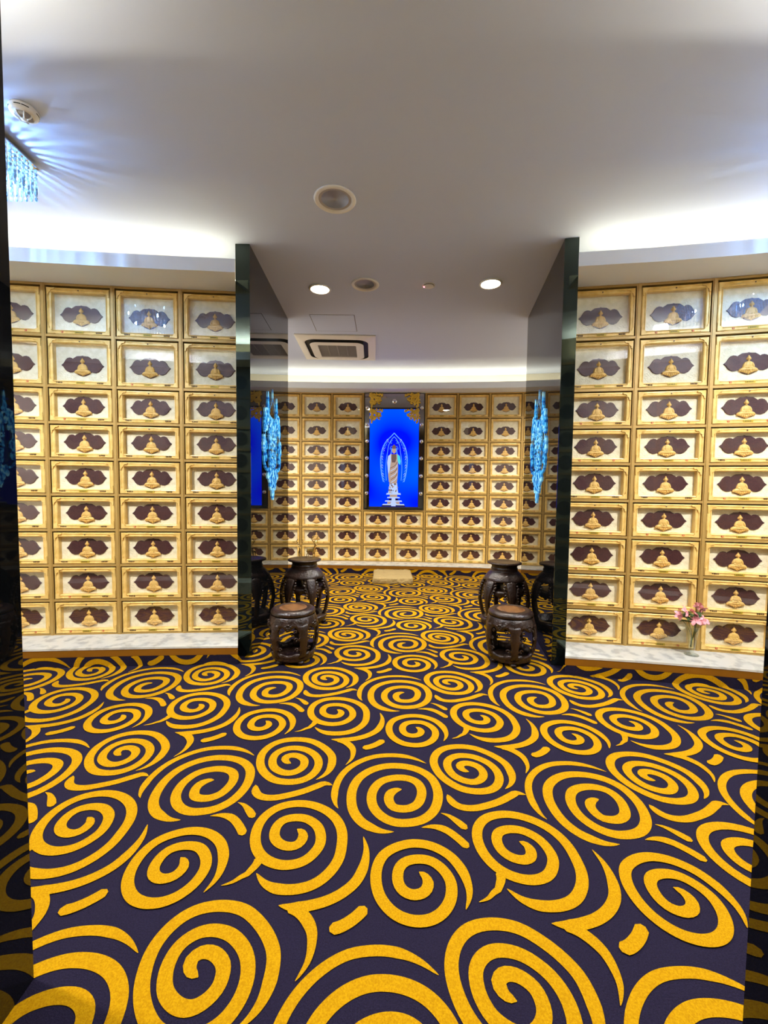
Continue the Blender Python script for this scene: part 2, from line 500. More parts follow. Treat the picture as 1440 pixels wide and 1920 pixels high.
def ribbon(mb, pts, w0, ta, tb):
    pts = spline(pts, 6)
    # resample evenly
    acc = [0.0]
    for a, b in zip(pts[:-1], pts[1:]): acc.append(acc[-1] + hypot(b[0] - a[0], b[1] - a[1]))
    tot = acc[-1]; n = max(8, int(tot / 0.012))
    res = []; j = 0
    for k in range(n + 1):
        s = tot * k / n
        while j < len(acc) - 2 and acc[j + 1] < s: j += 1
        t = (s - acc[j]) / max(acc[j + 1] - acc[j], 1e-9)
        res.append((pts[j][0] + (pts[j + 1][0] - pts[j][0]) * t, pts[j][1] + (pts[j + 1][1] - pts[j][1]) * t, s))
    strip = []
    for k, (x, y, s) in enumerate(res):
        a = res[max(k - 1, 0)]; b = res[min(k + 1, n)]
        dx, dy = b[0] - a[0], b[1] - a[1]; l = hypot(dx, dy) or 1
        w = w0
        if ta > 0 and s < ta: w *= 0.06 + 0.94 * sqrt(max(s / ta, 0)) if ta <= 0.06 else 0.05 + 0.95 * (s / ta) ** 0.75
        if tb > 0 and tot - s < tb: w *= 0.05 + 0.95 * (max(tot - s, 0) / tb) ** 0.75
        e = w0 * 0.42
        if ta < 0 and s < e: w *= sqrt(max(0.12, 1 - (1 - s / e) ** 2))
        if tb < 0 and tot - s < e: w *= sqrt(max(0.12, 1 - (1 - max(tot - s, 0) / e) ** 2))
        strip.append(((x - dy / l * w / 2, y + dx / l * w / 2), (x + dy / l * w / 2, y - dx / l * w / 2)))
    return strip

STRIPS = [ribbon(None, p, w0, a, b) for (w0, a, b, p) in CARPET]
fl = MB()
fl.add([(-3.9, -2.6, 0), (3.9, -2.6, 0), (3.9, 7.2, 0), (-3.9, 7.2, 0)], [(0, 1, 2, 3)], 0)
for fr in FRONTS:      # carpet turned up the toe-kick below the gold board
    n = len(fr)
    fl.add([(p[0], p[1], 0) for p in fr] + [(p[0], p[1], KICK) for p in fr], [(i, i + 1, n + i + 1, n + i) for i in range(n - 1)], 0)
for i in range(-6, 7):
    for j in range(-4, 7):
        ox, oy = TU[0] * i + TV[0] * j, TU[1] * i + TV[1] * j
        for si, st in enumerate(STRIPS):
            vs = []; ss = []
            for a, b in st:
                for p in (a, b):
                    x, y = p[0] + ox, p[1] + oy
                    q, s = fold(x, y)
                    vs.append((q[0], q[1] - .0001 * si * (s > 0), q[2] + .0002 * si * (s <= 0)) if q else (x, y, 0)); ss.append(s if abs(x) < 3.5 and -0.9 < y < 7 else 9)
            fs = []
            for k in range(len(st) - 1):
                idx = (2 * k, 2 * k + 1, 2 * k + 3, 2 * k + 2)
                if min(ss[q] for q in idx) < KICK and max(ss[q] for q in idx) < KICK + 0.03: fs.append(idx)
            if fs:
                used = sorted({q for f in fs for q in f}); mp_ = {q: k for k, q in enumerate(used)}
                fl.add([vs[q] for q in used], [tuple(mp_[q] for q in f) for f in fs], 1)
struct(fl.build('floor', [M['navy'], M['yellow']]))

# ------------------------------------------------------------------ ceiling and walls
struct(MB().box(-3.9, 3.9, -2.6, 7.2, CEIL, CEIL + 0.12).build('ceiling', M['ceiling']))
def wall_strip(name, pts, back):
    mb = MB()
    p2 = offset_line(pts, -back); p3 = offset_line(pts, -back - 0.1)
    mb.prism(p2 + p3[::-1], 0, CEIL)
    return struct(mb.build(name, M['wall'], fix=True))
wall_strip('wall_left', L_WALL, 0.075)
wall_strip('wall_right', R_WALL, 0.075)
wall_strip('wall_back', B_WALL, 0.075)
struct(MB().box(-3.74, -3.62, 0.9, 3.25, 0, CEIL).build('wall_side_left', M['wall']))
struct(MB().box(3.34, 3.46, 0.9, 3.0, 0, CEIL).build('wall_side_right', M['wall']))
struct(MB().box(-2.42, -2.30, 3.45, 6.95, 0, CEIL).build('wall_far_left', M['wall']))
struct(MB().box(2.95, 3.07, 3.1, 6.8, 0, CEIL).build('wall_far_right', M['wall']))

# the wall around the entrance, seen only as a reflection: niches with round medallions on its room side
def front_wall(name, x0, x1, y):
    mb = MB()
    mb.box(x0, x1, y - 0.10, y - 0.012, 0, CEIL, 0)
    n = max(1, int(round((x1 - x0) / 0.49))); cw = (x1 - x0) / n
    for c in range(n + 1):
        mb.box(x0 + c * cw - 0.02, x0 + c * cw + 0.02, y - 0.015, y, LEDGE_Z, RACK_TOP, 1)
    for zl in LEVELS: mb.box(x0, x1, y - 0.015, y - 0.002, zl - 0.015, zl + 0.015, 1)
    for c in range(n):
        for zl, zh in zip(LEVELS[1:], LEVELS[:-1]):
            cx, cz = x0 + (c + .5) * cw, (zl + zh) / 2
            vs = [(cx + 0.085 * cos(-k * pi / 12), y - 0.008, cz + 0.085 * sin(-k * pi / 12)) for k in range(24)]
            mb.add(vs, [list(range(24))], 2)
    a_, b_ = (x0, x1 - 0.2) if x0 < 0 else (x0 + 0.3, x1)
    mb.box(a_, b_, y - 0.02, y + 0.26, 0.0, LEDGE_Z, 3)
    return struct(mb.build(name, [M['shadedpanel'], M['shadedgold'], M['round_disc'], M['marble']]))
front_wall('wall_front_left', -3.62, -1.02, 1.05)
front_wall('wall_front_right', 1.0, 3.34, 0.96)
# lobby behind the camera
struct(MB().box(-1.02, 1.02, -2.6, -2.5, 0, CEIL).build('wall_rear', M['wall']))
# black glass reveals of the entrance
struct(MB().prism([(-0.900, 1.054), (-1.02, 1.054), (-1.02, -2.5), (-0.79, -2.5)], 0, CEIL).build('wall_entrance_left', M['mirror'], fix=True))
struct(MB().prism([(0.873, 0.964), (0.85, -2.5), (1.02, -2.5), (1.02, 0.964)], 0, CEIL).build('wall_entrance_right', M['mirror'], fix=True))

# ------------------------------------------------------------------ cove: soffit, white fascia, warm strip behind it
SOF_Z, FAS_T = 2.775, 2.865
def cove(pts, k, strip_name):
    a = offset_line(pts, -0.075); b = offset_line(pts, LEDGE_D - 0.02); c = offset_line(pts, LEDGE_D)
    mb = MB()
    mid = offset_line(pts, 0.13)
    mb.prism(a + [mid[-1]] + b[::-1] + [mid[0]], SOF_Z, SOF_Z + 0.02)
    mb.prism(b + c[::-1], SOF_Z, FAS_T)
    struct(mb.build('trim_%d' % k, M['fascia'], fix=True))
    s0 = offset_line(pts, 0.10); s1 = offset_line(pts, 0.125)
    st = MB(); n = len(pts)
    st.add([(p[0], p[1], SOF_Z + 0.03) for p in s0] + [(p[0], p[1], SOF_Z + 0.03) for p in s1],
           [(n + i, n + i + 1, i + 1, i) for i in range(n - 1)])
    o = st.build(strip_name, M['led'])
    return struct(o)
cove(L_CLIP, 1, 'trim_led_left')
cove(R_CLIP, 2, 'trim_led_right')
cove(B_WALL, 3, 'trim_led_back')
def front_cove(x0, x1, y, k, nm):
    mb = MB()
    mb.box(x0, x1, y - 0.01, y + 0.28, SOF_Z, SOF_Z + 0.02); mb.box(x0, x1, y + 0.28, y + 0.30, SOF_Z, FAS_T)
    struct(mb.build('trim_%d' % k, M['fascia']))
    st = MB(); st.add([(x0, y + .10, SOF_Z + .03), (x1, y + .10, SOF_Z + .03), (x1, y + .125, SOF_Z + .03), (x0, y + .125, SOF_Z + .03)], [(0, 1, 2, 3)])
    struct(st.build(nm, M['led_front']))
front_cove(-3.62, -1.22, 1.05, 4, 'trim_led_front_left')
front_cove(1.3, 3.34, 0.96, 5, 'trim_led_front_right')

# ------------------------------------------------------------------ marble ledges with gold boards
def ledge(label, pts):
    root = thing('marble_ledge', label, 'ledge', (pts[len(pts) // 2][0], pts[len(pts) // 2][1], 0))
    inv = Vector((-root.location.x, -root.location.y, 0))
    a = offset_line(pts, -0.06); b = offset_line(pts, LEDGE_D); c = offset_line(pts, LEDGE_D - 0.003); d = offset_line(pts, LEDGE_D - 0.02)
    e = offset_line(pts, LEDGE_D - 0.006)
    sh = lambda q: [(p[0] + inv.x, p[1] + inv.y) for p in q]
    mid = sh(offset_line(pts, 0.13))
    MB().prism(sh(a) + [mid[-1]] + sh(b)[::-1] + [mid[0]], LEDGE_Z - 0.014, LEDGE_Z).build('slab', M['marble'], root, fix=True)
    o = MB().prism(sh(d) + sh(c)[::-1], KICK, LEDGE_Z - 0.014).build('front_board', M['goldboard'], root, fix=True)
    o['label'] = 'brown gold front board'
    return root
ledge('white marble ledge with gold front board under the left wall of niches', L_CLIP[1:])
ledge('white marble ledge holding the pink flowers under the right wall of niches', R_CLIP[:-1])
ledge('white marble ledge running along the far wall below the blue screen', B_WALL[1:-1])

# ------------------------------------------------------------------ black glass partitions
def partition(label, pts):
    root = thing('glass_partition', label, 'partition', (pts[0][0], pts[0][1], 0))
    q = [(p[0] - pts[0][0], p[1] - pts[0][1]) for p in pts]
    # mirror body and the greenish front edge glued on it
    MB().prism(q, 0, CEIL - 0.001).build('mirror_panel', M['mirror'], root, fix=True)
    f0, f1 = Vector(q[0]), Vector(q[1])
    MB().prism([(f0.x, f0.y - 0.006), (f1.x, f1.y - 0.006), (f1.x, f1.y - 0.0005), (f0.x, f0.y - 0.0005)], 0.0, CEIL - 0.001).build('front_edge', M['mirror_green'], root, fix=True)
    return root
PL0, PL1 = Vector((-0.999, 3.228)), Vector((-1.028, 4.600))
PR0, PR1 = Vector((1.250, 3.118)), Vector((1.455, 4.507))
partition('black mirror glass partition reflecting the blue screen, behind the left drum stool', [(-1.103, 3.228), (-0.999, 3.228), (-1.028, 4.600), (-1.132, 4.600)])
partition('black mirror glass partition without a screen reflection, behind the right drum stool', [(1.250, 3.118), (1.342, 3.098), (1.547, 4.49), (1.455, 4.507)])
# ------------------------------------------------------------------ memorial niches
FW = W_N - 0.044          # outer width of a niche front
def frame_mesh(h):
    mb = MB()
    x, z0, z1 = FW / 2, 0.0, h
    prof = [(0, .046), (0, .003), (.004, 0), (.009, -.001), (.012, .003), (.022, .003), (.025, -.001), (.030, .001), (.033, .006), (.033, .046)]
    vs = []
    for (i, y) in prof:
        vs += [(-x + i, y, z0 + i), (x - i, y, z0 + i), (x - i, y, z1 - i), (-x + i, y, z1 - i)]
    fs = []
    for j in range(len(prof) - 1):
        for k in range(4):
            k2 = (k + 1) % 4
            fs.append((j * 4 + k, j * 4 + k2, (j + 1) * 4 + k2, (j + 1) * 4 + k))
    mb.add(vs, fs)
    for sx in (-1, 1):
        for (zc, sz) in ((0, 1), (h, -1)):
            pts = [(0.002, 0.002), (0.062, 0.004), (0.056, 0.014), (0.040, 0.016), (0.030, 0.026), (0.034, 0.034), (0.026, 0.034), (0.016, 0.042), (0.014, 0.058), (0.004, 0.060)]
            q = [(sx * (x - a) , zc + sz * b) for a, b in pts]
            if sx * sz > 0: q = q[::-1]
            mb.outline(q, 0.004, -0.005, 0, 0.002, 0.95)
    return mb.mesh('niche_frame', M['gold'])
def medallion_pts():
    up = [(0, 113), (14, 108), (60, 105), (92, 84), (104, 74), (118, 84), (140, 87), (165, 79), (183, 58), (193, 40), (205, 20), (228, 0)]
    lo = [(228, 0), (206, -18), (192, -42), (172, -64), (140, -78), (114, -76), (96, -68), (84, -76), (60, -98), (28, -112), (0, -118)]
    half = up[:-1] + lo
    k = 0.1525 / 228
    r = [(a * k, b * k) for a, b in half]
    l = [(-a, b) for a, b in r[1:-1]]
    # clockwise right half (top to bottom) then left half bottom to top -> reverse for counter-clockwise
    return (r + l[::-1])[::-1]
def medallion_mesh():
    return MB().outline(medallion_pts(), 0.0, -0.006, 0, 0.002, 0.975).mesh('medallion', M['maroon'])
def figure_mesh():
    """seated figure in low relief: head with topknot, torso, folded arms, crossed legs, lotus petals"""
    mb = MB(); k = 0.1525 / 228
    def e(x, z, rx, rz, d=0.008, rot=0):
        mb.ell((x * k, -0.006, z * k), (rx * k, d, rz * k), 0, 12, 8, Matrix.Rotation(rot, 3, 'Y') if rot else None)
    e(0, 72, 8, 9, .008); e(0, 48, 18, 23, .013); e(0, 24, 11, 12, .009)
    e(-19, 44, 4, 12, .006); e(19, 44, 4, 12, .006)
    e(0, -20, 40, 42, .013); e(0, 6, 30, 14, .011); e(0, -42, 52, 24, .012)
    for s in (-1, 1):
        e(s * 38, -22, 14, 36, .011, s * -0.34)
        e(s * 26, -46, 24, 10, .013, -s * 0.3)
        e(s * 44, -64, 44, 22, .013, s * 0.22)
    e(0, -64, 46, 18, .014); e(0, -48, 14, 8, .017)
    for i in range(-4, 5):
        e(i * 19, -90 + abs(i) * 3.5, 11, 17 - abs(i) * 1.4, .011, -i * 0.12)
    for i in range(-3, 4):
        e(i * 16, -104 + abs(i) * 7, 9, 12, .008, -i * 0.15)
    return mb.mesh('seated_figure', M['figure'])
def glyphs(mb, x, z, n, size, seed, mi=0, y=-0.0015):
    rnd = random.Random(seed)
    for i in range(n):
        cx = x + i * size * 1.25
        for k in range(3):
            zz = z + size * (0.15 + 0.33 * k)
            mb.box(cx + size * rnd.uniform(0, .2), cx + size * rnd.uniform(.7, 1), y, 0.0035, zz, zz + size * 0.13, mi)
        for k in range(2):
            xx = cx + size * rnd.uniform(.1, .8)
            mb.box(xx, xx + size * 0.13, y, 0.0035, z, z + size, mi)
def seals(mb, x, z, s, mi):
    mb.box(x, x + s, -0.0015, 0.0035, z, z + s, mi)
INS = []
def ins_mesh(v, side):
    mb = MB(); x0 = -0.172 if side < 0 else 0.118
    if v == 0: glyphs(mb, x0, 0.012, 4, 0.0095, 3 + side)
    else:
        xs = -0.125 if side < 0 else 0.112
        seals(mb, xs, 0.0105, 0.0125, 1); glyphs(mb, xs + .0015, 0.0125, 1, 0.0085, 4 + side, 2, -0.0022)
    return mb.mesh('inscription', [M['ink'], M['seal'], M['gold']])
def plate_mesh():
    mb = MB(); mb.box(-0.03, 0.03, -0.001, 0.0035, 0.009, 0.0255, 0)
    glyphs(mb, -0.0225, 0.0125, 4, 0.0085, 11, 1, -0.002)
    return mb.mesh('name_plate', [M['plate'], M['ink']])

H_T, H_S = T_ROW - 0.032, S_ROW - 0.030
MESH = {}
for key, h in (('t', H_T), ('s', H_S)):
    MESH[key] = dict(h=h, frame=frame_mesh(h), 
        panel=MB().box(-FW / 2 + .030, FW / 2 - .030, .040, .050, .030, h - .030).mesh('backing_panel', M['cream']),
        glass=MB().add([(-FW / 2 + .031, .010, .031), (FW / 2 - .031, .010, .031), (FW / 2 - .031, .010, h - .031), (-FW / 2 + .031, .010, h - .031)], [(0, 1, 2, 3)]).mesh('glass_pane', M['pane']),
        lock=MB().lathe([(0.0045, 0), (0.0045, 0.004), (0.003, 0.0055)], 10).mesh('lock', M['lockm']))
ME_MED, ME_FIG, ME_PLATE = medallion_mesh(), figure_mesh(), plate_mesh()
ME_INS = [(ins_mesh(a, -1), ins_mesh(b, 1)) for a, b in ((0, 0), (1, 1), (1, 0))]

def build_niche(key, ins):
    d = MESH[key]
    root = bpy.data.objects.new('memorial_niche', None); COL.objects.link(root); root.empty_display_size = 0.05
    obj_from('frame', d['frame'], root)
    obj_from('backing_panel', d['panel'], root)
    mz = d['h'] * 0.5 - (0.016 if key == 't' else 0.002)
    md_ = obj_from('medallion', ME_MED, root); md_.location = (0, 0.040, mz)
    obj_from('seated_figure', ME_FIG, md_)
    obj_from('glass_pane', d['glass'], root)
    p = obj_from('name_plate', ME_PLATE, root)
    for me_ in ME_INS[ins]: obj_from('inscription', me_, root)
    lk = obj_from('lock', d['lock'], root); lk.location = (0, 0.003, d['h'] - 0.0165); lk.rotation_euler = (radians(90), 0, 0)
    return root
PROTO = {(k, v): build_niche(k, v) for k in 'ts' for v in range(3)}
PROTO_USED = set()
ORD = ['first', 'second', 'third', 'fourth', 'fifth', 'sixth', 'seventh', 'eighth', 'ninth', 'tenth']
def place_niche(a, b, row, label, group, rnd):
    key = 't' if row < 2 else 's'
    v = rnd.choice((0, 0, 1, 2))
    pr = PROTO[(key, v)]
    if (key, v) in PROTO_USED: o = copy_tree(pr)
    else: o = pr; PROTO_USED.add((key, v))
    o.location = ((a[0] + b[0]) / 2, (a[1] + b[1]) / 2, LEVELS[row + 1] + 0.010)
    o.rotation_euler = (0, 0, atan2(b[1] - a[1], b[0] - a[0]))
    tag(o, label, 'niche', group)
    return o

def rack(label, pts, skip=()):
    """the gold grid that holds the niches: one upright per column line, one shelf per row line"""
    c = pts[len(pts) // 2]
    root = thing('niche_rack', label, 'rack', (c[0], c[1], 0))
    for i, p in enumerate(pts):
        a = pts[max(i - 1, 0)]; b = pts[min(i + 1, len(pts) - 1)]
        an = atan2(b[1] - a[1], b[0] - a[0])
        zt = RACK_TOP
        if i in skip: zt = LEVELS[6]
        mb = MB()
        mb.box(-0.015, 0.015, -0.006, 0.05, LEDGE_Z, zt + (0.006 if zt == RACK_TOP else 0))
        mb.box(-0.008, 0.008, -0.010, -0.006, LEDGE_Z, zt)
        o = mb.build('upright', M['golddark'], root)
        o.location = (p[0] - c[0], p[1] - c[1], 0); o.rotation_euler = (0, 0, an)
    f = offset_line(pts, 0.004); g = offset_line(pts, -0.05)
    h0 = offset_line(pts, -0.053); h1 = offset_line(pts, -0.058)
    sh = lambda q: [(p[0] - c[0], p[1] - c[1]) for p in q]
    mb = MB()
    if skip:
        k0, k1 = min(skip) - 1, max(skip) + 1
        mb.prism(sh(h0) + sh(h1)[::-1], LEDGE_Z, LEVELS[6])
        mb.prism(sh(h0)[:k0 + 1] + sh(h1)[:k0 + 1][::-1], LEVELS[6], RACK_TOP); mb.prism(sh(h0)[k1:] + sh(h1)[k1:][::-1], LEVELS[6], RACK_TOP)
    else:
        mb.prism(sh(h0) + sh(h1)[::-1], LEDGE_Z, RACK_TOP)
    mb.build('gap_shade_sheet', M['gapshade'], root, fix=True)  # dark sheet added behind the niches to paint the shade in their gaps
    for li, z in enumerate(LEVELS):
        q = [(p[0] - c[0], p[1] - c[1]) for p in f]; r = [(p[0] - c[0], p[1] - c[1]) for p in g]
        za, zb = z - 0.010, z + 0.008
        if li == 0: za, zb = z - 0.010, z + 0.006
        if li == 9: za, zb = z, z + 0.009
        mb = MB()
        if skip and li < 6:
            k0, k1 = min(skip) - 1, max(skip) + 1
            mb.prism(q[:k0 + 1] + r[:k0 + 1][::-1], za, zb); mb.prism(q[k1:] + r[k1:][::-1], za, zb)
        else:
            mb.prism(q + r[::-1], za, zb)
        mb.build('shelf', M['golddark'], root, fix=True)
    return root
rack('gold grid of uprights and shelves holding the niches of the left wall', L_PTS)
rack('gold grid of uprights and shelves holding the niches of the right wall', R_PTS)
rack('gold grid of uprights and shelves around the blue screen on the far wall', B_PTS, skip=(4,))

rnd = random.Random(5)
for wn, pts in (('left', L_PTS), ('right', R_PTS), ('far', B_PTS)):
    nc = len(pts) - 1
    for c in range(nc):
        for row in range(9):
            if wn == 'far' and c in (3, 4) and row < 6: continue
            lab = 'gold framed niche, %s wall, %s column from the left, %s row from the top' % (wn, ORD[c], ORD[row])
            if wn == 'right' and row == 8 and c in (1, 2):
                lab = 'gold framed bottom niche %s of the pink flowers on the right wall' % ('left' if c == 1 else 'right')
            if wn == 'far' and c in (3, 4):
                lab = 'gold framed niche under the blue screen, %s half, %s row below it' % ('left' if c == 3 else 'right', ORD[row - 6])
            place_niche(pts[c], pts[c + 1], row, lab, 'memorial niches on the %s wall' % wn, rnd)
for k, o in PROTO.items():
    if k not in PROTO_USED:
        for ch in list(o.children_recursive): bpy.data.objects.remove(ch, do_unlink=True)
        bpy.data.objects.remove(o, do_unlink=True)

# ------------------------------------------------------------------ blue screen shrine on the far wall
XC = 0.146
sy = back_y(XC)
shr = thing('screen_shrine', 'tall blue screen picturing a standing robed statue, framed by mirror strips on the far wall', 'screen', (XC, sy - 0.03, LEVELS[6]), -0.045)
SZ = LEVELS[6]
def sz(z): return z - SZ
hw = 0.462
# backing cabinet, mirror strips, header mirror, screen
MB().box(-hw, hw, 0.0, 0.06, sz(0.985), sz(2.765)).build('cabinet', M['slot'], shr)
for sx in (-1, 1):
    x0, x1 = (-hw + .004, -0.385) if sx < 0 else (0.385, hw - .004)
    MB().box(x0, x1, -0.006, 0.0, sz(0.99), sz(2.760)).build('mirror_strip', M['smoke_mirror'], shr)
MB().box(-0.384, 0.384, -0.006, 0.0, sz(2.545), sz(2.760)).build('header_mirror', M['smoke_mirror'], shr)
scr = MB().box(-0.380, 0.380, -0.012, 0.0, sz(1.012), sz(2.520)).build('screen', M['screen'], shr)
MB().box(-0.384, 0.384, -0.018, 0.0, sz(2.520), sz(2.545)).build('screen_top_rail', M['slot'], shr)
MB().box(-0.384, 0.384, -0.022, 0.0, sz(0.988), sz(1.012)).build('screen_bottom_rail', M['slot'], shr)
ball = MB().ell((0, 0, 0), (.030, .022, .030), 0, 16, 10).mesh('crystal_stud', M['crystal_ball'])
for sx in (-1, 1):
    for z in (2.545, 2.288, 2.028, 1.766, 1.494, 1.221):
        o = obj_from('crystal_stud', ball, shr); o.location = (sx * 0.423, -0.016, sz(z))
o = obj_from('crystal_stud', ball, shr); o.location = (0, -0.018, sz(2.640)); o.scale = (1.35, 1.2, 1.35)
def carved_corner(mirror):
    """pierced gilt leaf scrolls spreading from an upper outer corner"""
    mb = MB(); r_ = random.Random(3)
    s = -1 if mirror else 1
    stems = [[(0.005, -0.005), (0.08, -0.02), (0.15, -0.012), (0.20, -0.03)],
             [(0.005, -0.005), (0.02, -0.07), (0.012, -0.13), (0.03, -0.19)],
             [(0.01, -0.01), (0.06, -0.05), (0.10, -0.09), (0.13, -0.14)],
             [(0.05, -0.03), (0.11, -0.05), (0.16, -0.07), (0.145, -0.10), (0.115, -0.085)],
             [(0.03, -0.05), (0.05, -0.10), (0.08, -0.13), (0.06, -0.155), (0.04, -0.13)]]
    for st in stems:
        pp = spline(st, 5)
        mb.tube([(s * p[0], -0.008, p[1]) for p in pp], [0.016 * (1 - 0.5 * i / len(pp)) for i in range(len(pp))], 0, 6)
        for i in range(1, len(pp), 2):
            x, z = pp[i]
            mb.ell((s * x + r_.uniform(-.014, .014), -0.010, z + r_.uniform(-.014, .014)), (0.026, 0.010, 0.015), 0, 8, 6, Matrix.Rotation(r_.uniform(0, 3), 3, 'Y'))
    return mb.mesh('carved_corner', M['carved'])
cl, crm = carved_corner(False), carved_corner(True)
for me_, x, z in ((cl, -0.380, 2.755), (crm, 0.380, 2.755), (cl, -0.378, 2.515), (crm, 0.378, 2.515)):
    o = obj_from('carved_corner', me_, shr); o.location = (x, -0.016, sz(z))
# picture on the screen: thin luminous shapes lying on its face
pic = MB()
def P(x, z): return (x, z)
YF = -0.0125
def scr_stroke(pts, wd, mi, y=YF - 0.0006):
    pts = spline(pts, 5)
    vs = []; n = len(pts)
    for i, p in enumerate(pts):
        a = pts[max(i - 1, 0)]; b = pts[min(i + 1, n - 1)]
        dx, dz = b[0] - a[0], b[1] - a[1]; l = hypot(dx, dz) or 1
        vs += [(p[0] - dz / l * wd / 2, y, p[1] + dx / l * wd / 2), (p[0] + dz / l * wd / 2, y, p[1] - dx / l * wd / 2)]
    pic.add(vs, [(2 * i, 2 * i + 1, 2 * i + 3, 2 * i + 2) for i in range(n - 1)], mi)
def scr_poly(pts, mi, y=YF - 0.001):
    pic.add([(p[0], y, p[1]) for p in pts], [list(range(len(pts)))], mi)
def scr_ell(x, z, rx, rz, mi, y=YF - 0.0015):
    scr_poly([(x + rx * cos(k * pi / 10), z + rz * sin(k * pi / 10)) for k in range(20)], mi, y)
zo = lambda z: sz(z)
for s in (-1, 1):
    scr_stroke([(0, zo(2.155)), (s * .05, zo(2.10)), (s * .12, zo(2.03)), (s * .175, zo(1.93)), (s * .205, zo(1.79)), (s * .205, zo(1.66)), (s * .19, zo(1.52)), (s * .16, zo(1.40))], .012, 0)
    scr_stroke([(0, zo(2.10)), (s * .05, zo(2.04)), (s * .085, zo(1.96)), (s * .10, zo(1.86)), (s * .115, zo(1.76)), (s * .125, zo(1.60)), (s * .115, zo(1.42))], .008, 0)
    r_ = random.Random(9)
    for k in range(15):
        scr_stroke([(s * (.02 + .004 * k), zo(2.09 - k * .045)), (s * (.045 + .004 * k), zo(2.07 - k * .045)), (s * (.05 + .004 * k), zo(2.04 - k * .045)), (s * (.03 + .004 * k), zo(2.05 - k * .045))], .005, 0 if k % 2 else 4) if k < 5 else None
        z = 2.04 - k * 0.044; x = 0.085 + 0.085 * sin(min(1, k / 6) * pi / 2) - max(0, k - 10) * 0.008
        scr_stroke([(s * x, zo(z)), (s * (x + .018), zo(z + .018)), (s * (x + .03), zo(z)), (s * (x + .012), zo(z - .016)), (s * (x + .004), zo(z - .03))], .005, 0 if k % 3 else 1)
# robe, torso, arms, head
scr_poly([(-.052, zo(1.375)), (.05, zo(1.375)), (.062, zo(1.50)), (.066, zo(1.62)), (.062, zo(1.74)), (.085, zo(1.70)), (.10, zo(1.66)), (.105, zo(1.73)), (.09, zo(1.80)), (.055, zo(1.83)),
          (-.055, zo(1.83)), (-.085, zo(1.80)), (-.10, zo(1.72)), (-.095, zo(1.60)), (-.085, zo(1.48)), (-.075, zo(1.40))], 2)
scr_poly([(.05, zo(1.83)), (.09, zo(1.80)), (.108, zo(1.72)), (.10, zo(1.66)), (.07, zo(1.69)), (.055, zo(1.74))], 5, YF - .0013)
scr_poly([(-.05, zo(1.83)), (-.09, zo(1.80)), (-.104, zo(1.70)), (-.09, zo(1.56)), (-.075, zo(1.52)), (-.06, zo(1.62)), (-.045, zo(1.74))], 1, YF - .0013)
scr_poly([(-.035, zo(1.83)), (.035, zo(1.83)), (.04, zo(1.76)), (.02, zo(1.70)), (-.03, zo(1.70)), (-.04, zo(1.76))], 3, YF - .0014)
for k in range(6):
    z = 1.66 - k * .045
    scr_stroke([(-.06 + k * .004, zo(z - .05)), (-.02, zo(z - .03)), (.025, zo(z)), (.052, zo(z + .05))], .009, 1 if k % 2 else 3, YF - .0016)
scr_ell(0, zo(1.885), .032, .045, 2); scr_ell(0, zo(1.89), .018, .026, 2, YF - .0018); scr_ell(0, zo(1.935), .034, .026, 3, YF - .0017)
scr_ell(0, zo(1.962), .016, .016, 3, YF - .0017)
for s in (-1, 1):
    scr_stroke([(s * .034, zo(1.92)), (s * .042, zo(1.87)), (s * .05, zo(1.82))], .012, 0)
scr_poly([(-.06, zo(1.38)), (.055, zo(1.38)), (.062, zo(1.30)), (.075, zo(1.22)), (-.085, zo(1.22)), (-.075, zo(1.30))], 1, YF - .0009)
r_ = random.Random(4)
for k in range(26):
    scr_ell(r_.uniform(-.07, .06), zo(r_.uniform(1.225, 1.38)), r_.uniform(.006, .014), r_.uniform(.006, .02), r_.choice((1, 2, 3, 4)), YF - .0012)
for (z0, z1, hwid, mi) in ((1.20, 1.225, .115, 1), (1.165, 1.20, .06, 2), (1.145, 1.165, .10, 1), (1.11, 1.14, .075, 4), (1.09, 1.11, .135, 1), (1.05, 1.088, .10, 2), (1.035, 1.055, .175, 1), (1.014, 1.035, .19, 4)):
    scr_poly([(-hwid, zo(z0)), (hwid, zo(z0)), (hwid * .93, zo(z1)), (-hwid * .93, zo(z1))], mi, YF - .0011 - (1.3 - z0) * .001)
for (z0, z1, hwid) in ((1.02, 1.15, .035), (1.05, 1.08, .05)):
    scr_poly([(-hwid, zo(z0)), (hwid, zo(z0)), (hwid * .8, zo(z1)), (-hwid * .8, zo(z1))], 1, YF - .0019)
pic.build('statue_picture', [M['scr_line'], M['scr_white'], M['scr_tan'], M['scr_brown'], M['scr_dark'], M['scr_teal']], scr)
# ------------------------------------------------------------------ ceiling fittings
KC = (CEIL - CAM_H) / (3.0 - CAM_H)
def cpt(x, y): return (x * KC, y * KC)

def downlight(label, x, y):
    x, y = cpt(x, y)
    root = thing('downlight', label, 'ceiling light', (x, y, CEIL), 0, 'recessed ceiling lights between the partitions')
    MB().lathe([(0.094, 0), (0.097, -0.005), (0.092, -0.012), (0.082, -0.012), (0.078, -0.006), (0.078, 0)], 32).build('trim_ring', M['white_plastic'], root)
    MB().lathe([(0.0, -0.003), (0.078, -0.003), (0.078, -0.007), (0.060, -0.014), (0.03, -0.018), (0.0, -0.019)], 32).build('lens', M['lamp'], root, fix=True)
    ld = bpy.data.lights.new('downlight_lamp', 'SPOT'); ld.energy = LAMP_W; ld.color = (1.0, 0.93, 0.82)
    ld.spot_size = radians(150); ld.spot_blend = 0.8; ld.shadow_soft_size = 0.07
    lo = bpy.data.objects.new('downlight_lamp', ld); COL.objects.link(lo); lo.location = (x, y, CEIL - 0.04)
downlight('left one of the two lit round ceiling lights, beside the round speaker', -0.571, 3.788)
